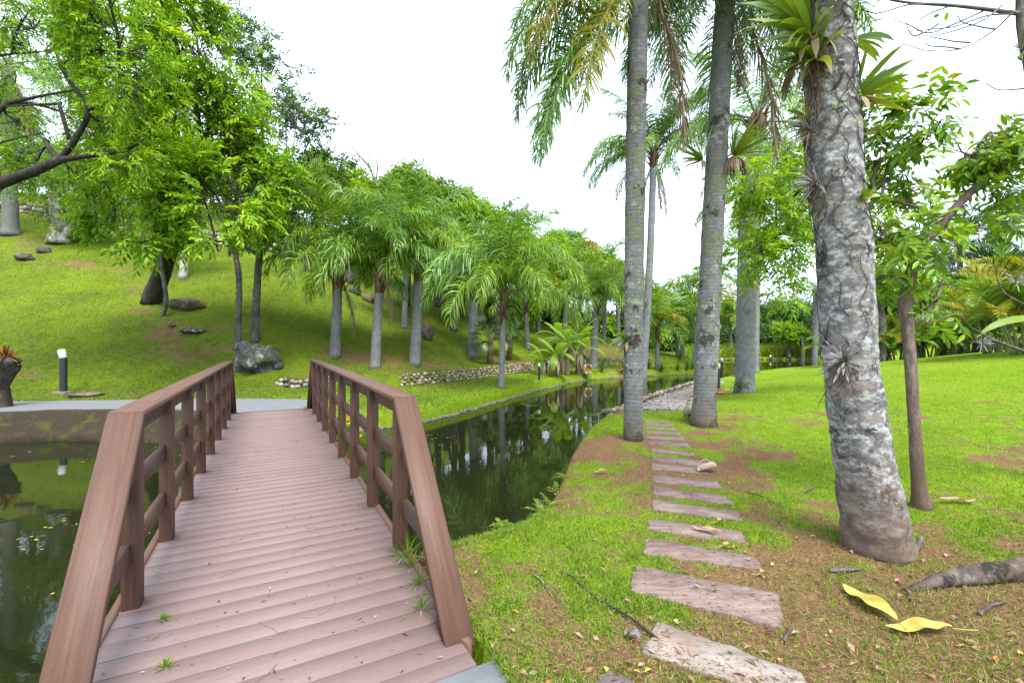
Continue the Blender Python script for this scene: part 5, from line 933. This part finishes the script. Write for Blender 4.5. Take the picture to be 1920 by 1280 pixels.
# ------------------------------------------------------------------ rocks
def rk(px, py, rx, rz, label, mt=None, seed=0, flat=1.0, sharp=.4):
    p = ray(px, py); r = rx / F_PX * p[1]; rock(label, p, np.array([r, r * .8, rz / F_PX * p[1]]), mt or ROCK, seed, 26, sharp=sharp)
rk(486, 690, 40, 36, 'large lichen covered boulder beside the slim trunks', ROCK, 3, sharp=.9)
rk(516, 690, 14, 14, 'small pale rock leaning on the large boulder', ROCK, 8)
rk(352, 577, 26, 13, 'angular brown rock on the slope right of the black trunk', BROWNROCK, 5, sharp=.8); rk(333, 572, 14, 9, 'small tan rock touching the angular brown one', BROWNROCK, 6)
rk(665, 550, 13, 11, 'dark round rock on the slope between the first two palms', ROCK, 7); rk(692, 565, 14, 13, 'dark rock behind the second palm trunk', BROWNROCK, 9)
rk(365, 622, 22, 5, 'flat grey stone sunk in the grass of the slope', ROCK, 10); rk(322, 612, 7, 4, 'little orange stone on the slope', BROWNROCK, 11); rk(46, 487, 17, 9, 'pale flat rock below the columnar palm', ROCK, 12); rk(82, 474, 10, 9, 'pale upright rock right of the flat one below the columnar palm', ROCK, 13)
rk(795, 632, 20, 20, 'dark boulder on the slope behind the third palm', BROWNROCK, 14)
rk(162, 742, 26, 5, 'flat slab lying beside the left bollard', BROWNROCK, 15)
# ------------------------------------------------------------------ bollard lamps, life ring, posts
BLACK = plain('black_paint', (.014, .016, .018), .45, .5); LAMPW = plain('lamp_diffuser', (.62, .62, .58), .35, .5, (7, .12)); LAMPC = plain('cream_lamp_head', (.50, .46, .30), .4, .4); BASEC = plain('lamp_foot', (.16, .13, .11), .9, .2, (9, .4)); TEAL = plain('teal_paint', (.02, .12, .13), .5, .4)
def bollard(px, py, ytop, label, head, tilt=0, foot=True, w=None):
    p = ray(px, py); H = (py - ytop) / F_PX * p[1]; t = thing('bollard_lamp', label, 'bollard lamp', tuple(p), 0, 'bollard lamps around the pond'); r = H * .068
    g = G(); lathe(g, [(0, 0), (r, 0), (r, H * .80), (r * .8, H * .805), (0, H * .805)], 18); g.build('post', BLACK, t, True).data.polygons.foreach_set('use_smooth', [False] * 18 * 4)
    if foot: g = G(); add_box(g, (-r * 2, -r * 2, -.1), (r * 2, r * 2, .07)); bevel(g.build('foot', BASEC, t), .01)
    else: g = G(); lathe(g, [(0, .04), (r * 1.5, .035), (r * 1.6, 0), (r * 1.6, -.05)], 16); g.build('foot', TEAL, t, True)
    g = G(); lathe(g, [(r * .9, H * .80), (r * 1.05, H * .81), (r * 1.05, H * .96), (r * .9, H * .995), (0, H)], 18); o = g.build('lamp_head', head, t, True)
    if tilt: o.matrix_local = Matrix.Translation((0, 0, H * .8)) @ Matrix.Rotation(R(tilt), 4, 'Y') @ Matrix.Translation((0, 0, -H * .8))
    return t
bollard(119, 738, 655, 'black bollard lamp with a tilted white head beside the concrete path', LAMPW, -16)
bollard(1347, 729, 681, 'black bollard lamp with cream head, nearest on the right lawn', LAMPC, 0, False); bollard(1353, 706, 671, 'black bollard lamp just behind the nearest one on the lawn', LAMPC, 0, False)
bollard(1444, 692, 666, 'black bollard lamp by the distant water right of the lawn palms', LAMPC, 0, False); bollard(1011, 713, 681, 'black bollard lamp on the far bank left of the banana clump', LAMPW, 0, False)
ORANGE = plain('faded_orange', (.50, .19, .07), .55, .35, (9, .2)); BLUEP = plain('blue_paint', (.03, .22, .26), .5, .4)
p = ray(1097, 706); t = thing('post', 'short blue post holding up the orange life ring', 'post', tuple(p)); g = G(); hp_ = 30 / F_PX * p[1]; add_tube(g, [[0, 0, -.3], [0, 0, hp_]], [.06, .06], 10, True); add_tube(g, [[0, 0, hp_ * .9], [.12, -.12, hp_ * .9]], [.02, .02], 6, True); g.build('pole', BLUEP, t, True)
g = G(); K, Lr = 28, 12; R0, r0 = .23, .068; th = np.linspace(0, 2 * np.pi, K, endpoint=False); ph = np.linspace(0, 2 * np.pi, Lr, endpoint=False); A, B = np.meshgrid(th, ph, indexing='ij')
V = np.stack([(R0 + r0 * np.cos(B)) * np.cos(A), r0 * np.sin(B), (R0 + r0 * np.cos(B)) * np.sin(A)], -1).reshape(-1, 3); i, j = np.meshgrid(np.arange(K), np.arange(Lr), indexing='ij'); g.add(V, np.stack([i * Lr + j, i * Lr + (j + 1) % Lr, (i + 1) % K * Lr + (j + 1) % Lr, (i + 1) % K * Lr + j], -1).reshape(-1, 4))
lr = thing('life_ring', 'orange life ring hanging on the blue post by the banana clump', 'life ring', tuple(pt(1102, 692, p[1] - .18)), .5); g.build('ring', ORANGE, lr, True)
g = G()
for a in range(4):
    c = np.array([math.cos(a * 1.571 + .78), 0, math.sin(a * 1.571 + .78)]); d = np.array([-c[2], 0, c[0]]); V = []
    for tt in np.linspace(-.05, .05, 2):
        V += [(c * (R0 + (r0 + .004) * math.cos(b)) + np.array([0, (r0 + .004) * math.sin(b), 0]) + d * tt) for b in ph]
    jj = np.arange(Lr); g.add(V, np.stack([jj, (jj + 1) % Lr, (jj + 1) % Lr + Lr, jj + Lr], -1))
g.build('band', plain('white_band', (.55, .5, .45), .6, .3), lr)
p = ray(1356, 690); g = G(); t = thing('post', 'reddish wooden post by the distant water beyond the bollards', 'post', tuple(p)); add_tube(g, [[0, 0, -.2], [0, 0, .75]], [.09, .08], 10, True); g.build('pole', BROWNBARK, t, True)
g = G(); t = thing('handrail', 'low turquoise handrail at the water beyond the bollards', 'handrail', tuple(p + np.array([.25, .3, -.1]))); add_tube(g, [[0, 0, -.5], [0, 0, .35], [.05, 0, .42], [.7, 0, .42], [.75, 0, .35], [.75, 0, -.5]], .025, 8, True); g.build('pipe', TEAL, t, True)
# ------------------------------------------------------------------ banana, fan palms, canna, ornamental grasses, ferns
def big_leaf(g, o, az, elev, curve, L, Wd, mi=0, K=11):
    s = np.linspace(0, 1, K); ang = R(elev) - R(curve) * s ** 1.2; d = np.stack([np.cos(ang) * math.cos(az), np.cos(ang) * math.sin(az), np.sin(ang)], -1); P = np.zeros((K, 3)); P[1:] = np.cumsum(d[:-1], 0) * L / (K - 1); P += o
    sd = np.array([-math.sin(az), math.cos(az), 0]); up = np.cross(d, sd) * -1; w = np.interp(s, [0, .16, .2, .35, .7, .9, 1], [.03, .03, .35, .85, 1, .6, .02]) * Wd / 2
    V = np.stack([P + sd * w[:, None] + up * w[:, None] * .25, P, P - sd * w[:, None] + up * w[:, None] * .25], 1).reshape(-1, 3); i = np.arange(K - 1) * 3
    g.add(V, np.concatenate([np.stack([i, i + 1, i + 4, i + 3], -1), np.stack([i + 1, i + 2, i + 5, i + 4], -1)]), mi)
def banana(px, py, h, label, seed, nl=8):
    q = random.Random(seed); p = ray(px, py); t = thing('banana_plant', label, 'banana plant', tuple(p), 0, 'banana plants on the far bank'); H = h
    g = G(); lx = q.uniform(-.25, .25); add_tube(g, spline([[0, 0, -.1], [lx * .4, 0, H * .5], [lx, 0, H]], 12), np.linspace(.12, .07, 12), 10, True, 0, .1); g.build('stem', plain('banana_stem', (.13, .10, .06), .8, .2, (7, .6)), t, True)
    for k in range(nl):
        g = G(); big_leaf(g, np.array([lx, 0, H - .05]), k * 2.4 + q.uniform(-.3, .3), 78 - k * 9, 60 + k * 9, 1.5 * q.uniform(.8, 1.15), .42 * q.uniform(.8, 1.1)); g.build('leaf', BANANA, t)
    g = G(); n = 7; a = np.array([q.uniform(0, 6.28) for _ in range(n)]); D = np.stack([np.cos(a), np.sin(a), -.3 + 0 * a], -1); ribbon(g, np.tile([lx, 0, H * .92], (n, 1)) + D * .08, D, np.stack([-np.sin(a), np.cos(a), 0 * a], -1), 1.0, .16, .9, 5); g.build('withered_leaves', DEAD, t)
for k, (x, y, h, lb) in enumerate(((1046, 706, 1.0, 'banana plant with drooping leaves, left in the clump'), (1064, 704, 1.6, 'tall banana plant in the middle of the clump'), (1082, 702, 1.2, 'banana plant with torn leaves near the life ring'), (1092, 698, 1.7, 'banana plant at the right of the clump, leaf raised'), (1055, 698, 1.9, 'tallest banana plant at the back of the clump'), (1030, 700, .7, 'small banana sucker at the left of the clump'))): banana(x, y, h, lb, 400 + k)
def fan_palm(px, py, h, label, seed):
    q = random.Random(seed); p = ray(px, py); t = thing('fan_palm', label, 'fan palm', tuple(p), 0, 'dark fan palms above the wall'); g = G(); add_tube(g, [[0, 0, -.1], [.05, 0, h * .5], [0, 0, h]], [.16, .14, .12], 10, True, 0, .3); g.build('trunk', FIBRE, t, True)
    for k in range(16):
        az = k * 2.4; el = R(70 - k * 7); d = np.array([math.cos(az) * math.cos(el), math.sin(az) * math.cos(el), math.sin(el)]); o = np.array([0, 0, h]); c = o + d * .75; g = G(); add_tube(g, [o, c], .012, 4, False, 1)
        sd = np.array([-math.sin(az), math.cos(az), 0]); a = np.linspace(-2.0, 2.0, 22); D = np.cos(a)[:, None] * d + np.sin(a)[:, None] * sd; up = np.cross(sd, d); ribbon(g, np.tile(c, (22, 1)), D, np.tile(up, (22, 1)) * .4 + np.cross(D, up), .62 * (1 - .08 * a ** 2), .05, .22, 4, 0, (.3, 1, .8, .1)); g.build('fan_leaf', [DARK, STALK], t)
fan_palm(918, 682, 1.5, 'dark fan palm left of the slender palm, above the wall', 1); fan_palm(955, 674, 1.5, 'dark fan palm right of the slender palm, above the wall', 2)
def canna(px, py, Y, h, label, seed, flower=True, nl=9, z=None):
    q = random.Random(seed); c = pt(px, py, Y); z = zat(c[0], c[1]) if z is None else z; t = thing('canna_lily', label, 'canna lily', (c[0], c[1], z), 0, 'canna lilies by the bridge'); g = G(); add_tube(g, [[0, 0, -.1], [.02, 0, h * .5], [.03, 0, h]], [.014, .011, .006], 6, True); g.build('stem', STALK, t, True)
    for k in range(nl): g = G(); big_leaf(g, np.array([.01, 0, h * (.1 + .65 * k / nl)]), k * 2.4 + q.uniform(-.4, .4), 66 - k * 1.5, 55, .48 * q.uniform(.8, 1.2), .17, 0, 8); g.build('leaf', BANANA, t)
    if flower:
        g = G(); v = fan_disc(16, np.random.default_rng(seed)); v[:, 2] = abs(v[:, 2]); leaves(g, np.array([.03, 0, h]) + v * [.04, .04, .10], v, fan_disc(16, np.random.default_rng(seed + 1)), .10, .05); g.build('flower', plain('canna_yellow', (.75, .42, .02), .5, .3), t)
for k, (x, y, Y, h, lb, fl) in enumerate(((652, 700, 9.4, 1.15, 'canna lily with yellow flower spike rising above the right hand rail', True), (640, 705, 9.6, 1.0, 'canna lily with broad leaves left of the flowering one', False), (664, 712, 9.0, 1.1, 'canna lily with a second smaller yellow spike', True), (690, 720, 8.6, .8, 'low canna seen through the right railing', False), (672, 740, 8.9, .75, 'low canna near the water behind the right railing', False), (620, 720, 9.9, .6, 'small canna beside the bridge end behind the railing', False))):
    canna(x, y, Y, h, lb, 420 + k, fl)
OG = leaf_mat('ornamental_grass_blade', [(0, (.05, .12, .012)), (1, (.14, .22, .03))], .3, .45, .3)
for k, (x, y, h, lb) in enumerate(((1128, 698, .75, 'dark grass clump beside the life ring post'), (1166, 700, .6, 'grass clump left of the tall lichened palm foot'), (1216, 692, .6, 'grass clump under the small far palm, left'), (1240, 697, .55, 'grass clump under the small far palm, right'), (1271, 696, .5, 'lone small grass clump on the far lawn'), (1288, 693, .7, 'left of two tall grass clumps by the leaning palm'), (1298, 692, .7, 'right of two tall grass clumps by the leaning palm'), (1275, 672, .6, 'grass clump at the foot of the twin palms'))):
    rosette('grass_clump', lb, 'grass clump', ray(x, y), 110, h * 1.2, .016, OG, tilt=(0, 55), droop=.12, seed=440 + k, group='grass clumps on the far bank', prof=(.8, 1, .7, .05))
q = np.random.default_rng(8); g = G(); pr = shore[(shore[:, 1] > 41)]
Q, T = along(np.concatenate([[pr[0] + [14, -6]], pr]), .02); Q = np.repeat(Q, 5, 0); Q = Q + q.normal(0, .9, Q.shape) + [0, 1.4]; z = height(Q[:, 0], Q[:, 1]); k = z > -.4; Q = Q[k]; z = z[k]; n = len(Q); D = q.normal(0, .35, (n, 3)) + [0, 0, 1]
ribbon(g, np.c_[Q, z], D, q.normal(0, 1, (n, 3)), q.uniform(.9, 1.7, n), .07, .12, 3); tag(g.build('reeds', leaf_mat('reed_blade', [(0, (.13, .22, .012)), (1, (.27, .34, .02))], .4), None), kind='stuff')
def fern_plant(p, s, label, seed, n=8):
    q = random.Random(seed); t = thing('fern', label, 'fern', tuple(p), 0, 'ferns on the near bank')
    g = G()
    for k in range(n): frond(g, s * q.uniform(.7, 1.1), q.uniform(35, 75), q.uniform(50, 90), 16, s * .22, s * .045, .05, .1, .06, .05, .002, seed * 31 + k, None, k * 2.4 + q.uniform(-.4, .4), (0, 0), 1.2, .5, 2)
    g.build('fronds', FERN, t)
for k, (x, y, Y, s, lb) in enumerate(((940, 992, 3.85, .17, 'little upright fern at the water edge right of the bridge'), (1018, 962, 4.35, .22, 'fern overhanging the near bank, lowest of the row'), (1025, 925, 4.85, .24, 'fern on the bank above the lowest one'), (1034, 895, 5.3, .24, 'fern halfway up the near bank row'), (1045, 868, 5.8, .22, 'pale fern second from the top of the near bank row'), (1060, 845, 6.5, .22, 'topmost pale fern of the near bank row'), (870, 975, 3.75, .2, 'fern beside the sloping end board of the railing'), (800, 950, 3.7, .26, 'fern seen through the right railing near its end'), (770, 940, 3.65, .24, 'leafy fern under the right railing'))):
    c = pt(x, y, Y); z = max(zat(c[0], c[1]), -.46); fern_plant((c[0], c[1], z), s, lb, 460 + k)
# ------------------------------------------------------------------ things lying about
YLEAF = Mat('fallen_yellow_leaf'); nz = YLEAF.noise(YLEAF.co(), 9, 4); YLEAF.leafy(YLEAF.mix(YLEAF.ramp(nz, [(.55, 0.), (.7, 1.)]), (.37, .345, .085), (.34, .25, .035)), .25, .5, .3); YLEAF = YLEAF.m
DRYL = leaf_mat('dry_brown_leaf', [(0, (.22, .11, .05)), (.6, (.36, .22, .12)), (1, (.42, .30, .18))], .15, .7, .2)
def lying_leaf(px, py, L, Wd, az, label, mt, curl=18, name='fallen_leaf', wave=.02, stalk=.06):
    p = ray(px, py) if py < 1275 else pt(px, py, 1280 / (py - 640)); t = thing(name, label, 'leaf', (p[0], p[1], p[2] + .034), az, 'big fallen leaves'); t['kind'] = 'thing'; K = 24; s = np.linspace(0, 1, K); x = s * L; w = np.interp(s, [0, .1, .3, .6, .85, 1], [.04, .45, .95, 1, .6, .02]) * Wd / 2; z = wave * np.sin(s * 5) + R(curl) * .12 * L * (s - .4) ** 2 * 4
    V = np.stack([np.stack([x, w * (1 + .05 * np.sin(s * 23)), z + w * .18 + .006 * np.sin(s * 15)], -1), np.stack([x, 0 * x, z], -1), np.stack([x, -w * (1 + .05 * np.sin(s * 19)), z + w * .22 + .006 * np.cos(s * 13)], -1)], 1).reshape(-1, 3); i = np.arange(K - 1) * 3
    g = G().add(V, np.concatenate([np.stack([i, i + 1, i + 4, i + 3], -1), np.stack([i + 1, i + 2, i + 5, i + 4], -1)])); g.build('blade', mt, t, True); g = G(); add_tube(g, [[.0, 0, .001], [-stalk * .5, 0, -.004], [-stalk, .01, .0]], .003, 5, True); g.build('stalk', mt, t)
lying_leaf(1683, 1178, .37, .115, 1.62, 'long pale yellow leaf on bare soil, upper of the pair', YLEAF); lying_leaf(1785, 1190, .33, .085, 3.10, 'golden yellow leaf with brown blotch, lower of the pair', YLEAF, 22, stalk=.12)
lying_leaf(1352, 1008, .22, .05, 2.5, 'curled tan leaf lying on a stepping stone', DRYL, 40); lying_leaf(1345, 985, .08, .04, .4, 'small curled tan leaf beside the long one on the stepping stone', DRYL, 40)
lying_leaf(1140, 889, .17, .05, 3.1, 'brown leaf on the grass left of the stones, arched', DRYL, 40); lying_leaf(1355, 1032, .10, .04, .2, 'brown leaf on the near edge of a stepping stone', DRYL, 20); lying_leaf(1200, 1212, .10, .05, 2.2, 'dark grey leaf on the corner of the nearest stone', plain('grey_leaf', (.11, .11, .12), .7), 20); lying_leaf(1425, 1085, .06, .035, .3, 'orange leaf in the grass right of the broad stone', DRYL, 20)
lying_leaf(1760, 945, .36, .06, .0, 'long tan strip of palm sheath right of the slender trunk', DRYL, 25, 'fallen_leaf')
p = ray(1326, 885); t = thing('palm_spathe', 'curled empty palm spathe resting on a stepping stone end', 'palm spathe', (p[0], p[1], p[2] + .03), .3); g = G(); K = 12; th = np.linspace(-2.4, 2.4, 14); s = np.linspace(0, 1, K); rr_ = .075 * np.sin(np.pi * np.clip(s * .9 + .06, 0, 1)) ** .6
V = np.stack([np.stack([np.full(14, (x - .5) * .24), r * np.sin(th), r * (1 - np.cos(th)) * .8 + .02 * (x - .5)], -1) for x, r in zip(s, rr_)]).reshape(-1, 3); i, j = np.meshgrid(np.arange(K - 1), np.arange(13), indexing='ij'); g.add(V, np.stack([i * 14 + j, i * 14 + j + 1, (i + 1) * 14 + j + 1, (i + 1) * 14 + j], -1).reshape(-1, 4)); o = g.build('husk', plain('spathe_husk', (.33, .25, .19), .8, .2, (9, .35)), t, True); sm = o.modifiers.new('thick', 'SOLIDIFY'); sm.thickness = .006
def stick(pts, r, label, mt=None, name='twig', lift=.012):
    W_ = []
    for k, (x, y) in enumerate(pts): p = ray(x, y) if y < 1275 else pt(x, y, 1280 / (y - 640)); W_.append(p + [0, 0, lift + (.012 if k % 2 else 0)])
    b = W_[0]; t = thing(name, label, name.replace('_', ' '), tuple(b), 0, None); g = G(); n = 6 * len(W_); add_tube(g, spline([w - b for w in W_], n), np.linspace(r, r * .45, n), 7, True, 0, .35, int(pts[0][0])); g.build('wood', mt or GREYBARK, t, True)
stick([(1235, 1205), (1180, 1165), (1120, 1125), (1075, 1090), (1050, 1075)], .008, 'long dark twig slanting down to the nearest stone', DARKBARK); stick([(1470, 1205), (1480, 1190), (1490, 1165)], .009, 'pale lichened twig stub right of the broad stone'); stick([(1555, 1072), (1590, 1075), (1615, 1070)], .015, 'short grey stick in front of the blotched trunk'); stick([(1400, 925), (1430, 935), (1460, 950), (1475, 955)], .007, 'tan twig on the grass right of the stones', BROWNBARK); stick([(1680, 1090), (1705, 1120), (1722, 1170)], .006, 'straight brown twig pointing at the yellow leaves', BROWNBARK); stick([(1835, 1155), (1860, 1142), (1885, 1132)], .012, 'grey stick near the right edge', GREYBARK); stick([(1700, 1050), (1722, 1030), (1728, 1010)], .028, 'bleached piece of wood leaning at the foot of the blotched trunk', GREYBARK); stick([(1510, 925), (1540, 912)], .006, 'short twig on bare soil left of the blotched trunk'); stick([(1640, 1050), (1690, 1062), (1710, 1055)], .007, 'dark twig under the blotched trunk', DARKBARK); stick([(1000, 1078), (1020, 1100), (1035, 1120)], .006, 'thin grey twig on the grass right of the railing foot'); stick([(1500, 1160), (1560, 1150), (1600, 1165)], .003, 'fine straw twig on soil right of the broad stone', BROWNBARK)
pr = [pt(x, y, 1.5 * F_PX / (y - 640)) + [0, 0, dz] for x, y, dz in ((1690, 1108, -.01), (1760, 1096, .02), (1840, 1086, .035), (1930, 1082, .05), (2080, 1070, .08), (2300, 1050, .10))]; b = pr[0]
t = thing('tree_root', 'thick surface root with black patches creeping in from the right edge', 'root', tuple(b)); g = G(); add_tube(g, spline([p - b for p in pr], 50), np.interp(np.linspace(0, 1, 50), [0, .3, .6, 1], [.015, .052, .072, .10]), 18, True, 0, .3, 3); g.build('wood', bark('blotched_root_bark', (.035, .026, .02), (.105, .078, .06), (.155, .125, .105), [((.022, .019, .016), .53, 5)], 9), t, True)  # near-black noise patches over brown root bark
# ------------------------------------------------------------------ grass and litter
q = np.random.default_rng(31)
def on_solid(X, Y):
    t_ = X * DV[0] + Y * DV[1]; n_ = X * NV[0] + Y * NV[1]; bad = (t_ > 1.2) & (t_ < 11.2) & (n_ > -.88) & (n_ < .935) | inside(X, Y, POND)
    for P in STONES: bad |= inside(X, Y, P.mean(0) + (P - P.mean(0)) * np.array([.965, .90]))
    bad |= inside(X, Y, smooth_poly(COB, 1)) | inside(X, Y, smooth_poly(CPATH, 1)); return bad
def scatter(n, y0, y1, pw, xl=-1.25, xr=1.3):
    u = q.random(n); Y = (y0 ** (1 - pw) + u * (y1 ** (1 - pw) - y0 ** (1 - pw))) ** (1 / (1 - pw)); X = Y * q.uniform(xl, xr, n); return X, Y
def blades(X, Y, h, w, name, mt, soilmax=.84, lean=.6):
    k = ~on_solid(X, Y); X, Y = X[k], Y[k]; s = soil_at(X, Y); k = q.random(len(X)) > s * soilmax; X, Y = X[k], Y[k]; z = height(X, Y); k = z > -.35; X, Y, z = X[k], Y[k], z[k]
    n = len(X); hv = h * q.uniform(.45, 1.25, n) * (.55 + .9 * fbm(X * 2.2, Y * 2.2, 81, 3)); D = q.normal(0, lean, (n, 3)) * [1, 1, 0] + [0, 0, 1]; D = unit(D); a = q.uniform(0, 6.28, n); Wv = np.stack([np.cos(a), np.sin(a), 0 * a], -1) * (w * np.maximum(1, .17 * Y))[:, None] * .5
    P = np.c_[X, Y, z - .006]; m1 = P + D * hv[:, None] * .55; tip = P + D * hv[:, None] * .95 + np.c_[D[:, :2] * hv[:, None] * .35, -.12 * hv]
    V = np.stack([P - Wv, P + Wv, m1 + Wv * .8, tip, m1 - Wv * .8], 1).reshape(-1, 3); b = np.arange(n)[:, None] * 5; g = G(); g.add(V, b + np.array([[0, 1, 2, 4]])); g.F.append((b + np.array([[4, 2, 3]]), 0)); return tag(g.build(name, mt), kind='stuff')
GRASSH = leaf_mat('hill_grass_blade', [(0, (.05, .095, .010)), (.5, (.095, .155, .014)), (.85, (.15, .20, .018)), (1, (.22, .17, .08))], .3, .6, .2)
X, Y = scatter(380000, 1.75, 20, 1.75, -.55, 1.35); k = (_side_far(X, Y) < 0); blades(X[k], Y[k], .045, .0042, 'lawn_grass', GRASSB)
X, Y = scatter(150000, 10, 46, 1.6, -1.2, .5); k = (_side_far(X, Y) > 0); X, Y = X[k], Y[k]; blades(X, Y, .085, .0052, 'hillside_grass', GRASSH, .8)
# small fallen leaves, straw and crumbs
X, Y = scatter(22000, 1.7, 14, 1.7, -.6, 1.3); k = ~(inside(X, Y, POND)) & (_side_far(X, Y) < 0); X, Y = X[k], Y[k]; t_ = X * DV[0] + Y * DV[1]; n_ = X * NV[0] + Y * NV[1]; onb = (t_ > 1.2) & (t_ < 11.2) & (n_ > -.9) & (n_ < .95); k = ~onb; X, Y = X[k], Y[k]; n = len(X); keep = q.random(n) < .35 + .65 * soil_at(X, Y); X, Y = X[keep], Y[keep]; n = len(X)
g = G(); a = q.uniform(0, 6.28, n); D = np.stack([np.cos(a), np.sin(a), q.normal(0, .2, n)], -1); big = q.random(n) < .03
leaves(g, np.c_[X, Y, height(X, Y) + .018], D, q.normal(0, .3, (n, 3)) + [0, 0, 1], np.where(big, q.uniform(.03, .06, n), q.uniform(.015, .05, n)), np.where(big, q.uniform(.014, .03, n), q.uniform(.0015, .0045, n)), 0)
LITTER = leaf_mat('litter', [(0, (.08, .045, .025)), (.35, (.22, .13, .07)), (.75, (.27, .19, .12)), (.92, (.32, .24, .15)), (.97, (.42, .29, .05)), (1, (.32, .12, .04))], .1, .8, .15); tag(g.build('fallen_leaves', LITTER), kind='stuff')
X, Y = scatter(420, 1.7, 11, 1.3, -1.0, .1); t_ = X * DV[0] + Y * DV[1]; n_ = X * NV[0] + Y * NV[1]; k = (t_ > 2.0) & (t_ < 11.1) & (abs(n_ - .06) < .74); X, Y = X[k], Y[k]; n = len(X); g = G(); a = q.uniform(0, 6.28, n); D = np.stack([np.cos(a), np.sin(a), q.normal(0, .1, n)], -1); leaves(g, np.c_[X, Y, 0 * X + .006], D, q.normal(0, .2, (n, 3)) + [0, 0, 1], q.uniform(.012, .04, n), q.uniform(.006, .016, n))
for k in range(26):
    t0 = q.uniform(2.1, 8); n0 = q.uniform(-.6, .75); a = q.uniform(0, 6.28); p = BR(t0, n0); pp = [p]; 
    for j in range(4): pp.append(pp[-1] + .06 * np.array([math.cos(a), math.sin(a)])); a += q.normal(0, .6)
    add_tube(g, spline(np.c_[np.array(pp), np.full(5, .006)], 14), .0014, 4, False)
tag(g.build('deck_litter', LITTER), kind='stuff')
X = q.uniform(-9, -1, 900); Y = q.uniform(1.6, 9.8, 900); ins = inside(X, Y, POND); X, Y = X[ins], Y[ins]; k = fbm(X * .9, Y * .9, 90, 3) > .5; X, Y = X[k], Y[k]; n = len(X); g = G(); a = q.uniform(0, 6.28, n); leaves(g, np.c_[X, Y, 0 * X + WATER_Z + .006], np.stack([np.cos(a), np.sin(a), 0 * a], -1), np.tile([0, 0, 1.], (n, 1)), q.uniform(.02, .085, n), q.uniform(.012, .03, n), fold=.03, curl=.02)
tag(g.build('floating_leaves', leaf_mat('floating_leaf', [(0, (.25, .30, .03)), (.6, (.48, .42, .04)), (1, (.30, .18, .07))], .1)), kind='stuff')
# tufts growing through the deck edge
for k, (t0, n0, s, lb) in enumerate(((3.0, .84, .14, 'grass tuft pushing through the deck edge by the last post'), (2.75, .82, .12, 'grass tuft beside the sloping board inside the deck'), (2.5, .76, .09, 'small grass tuft on the deck near the sloping board'), (3.15, .85, .2, 'tall grass tuft outside the deck edge by the end post'), (3.05, -.50, .045, 'tiny grass tuft between deck boards, left side'), (2.6, -.42, .05, 'tiny grass tuft between deck boards close to the viewer'), (10.9, .7, .12, 'grass tuft at the far end of the deck'))):
    p = BR(t0, n0); rosette('grass_tuft', lb, 'grass tuft', (p[0], p[1], -.01), 26, s, .007, GRASSB, tilt=(5, 80), droop=.12, seed=500 + k, prof=(.8, 1, .7, .05))
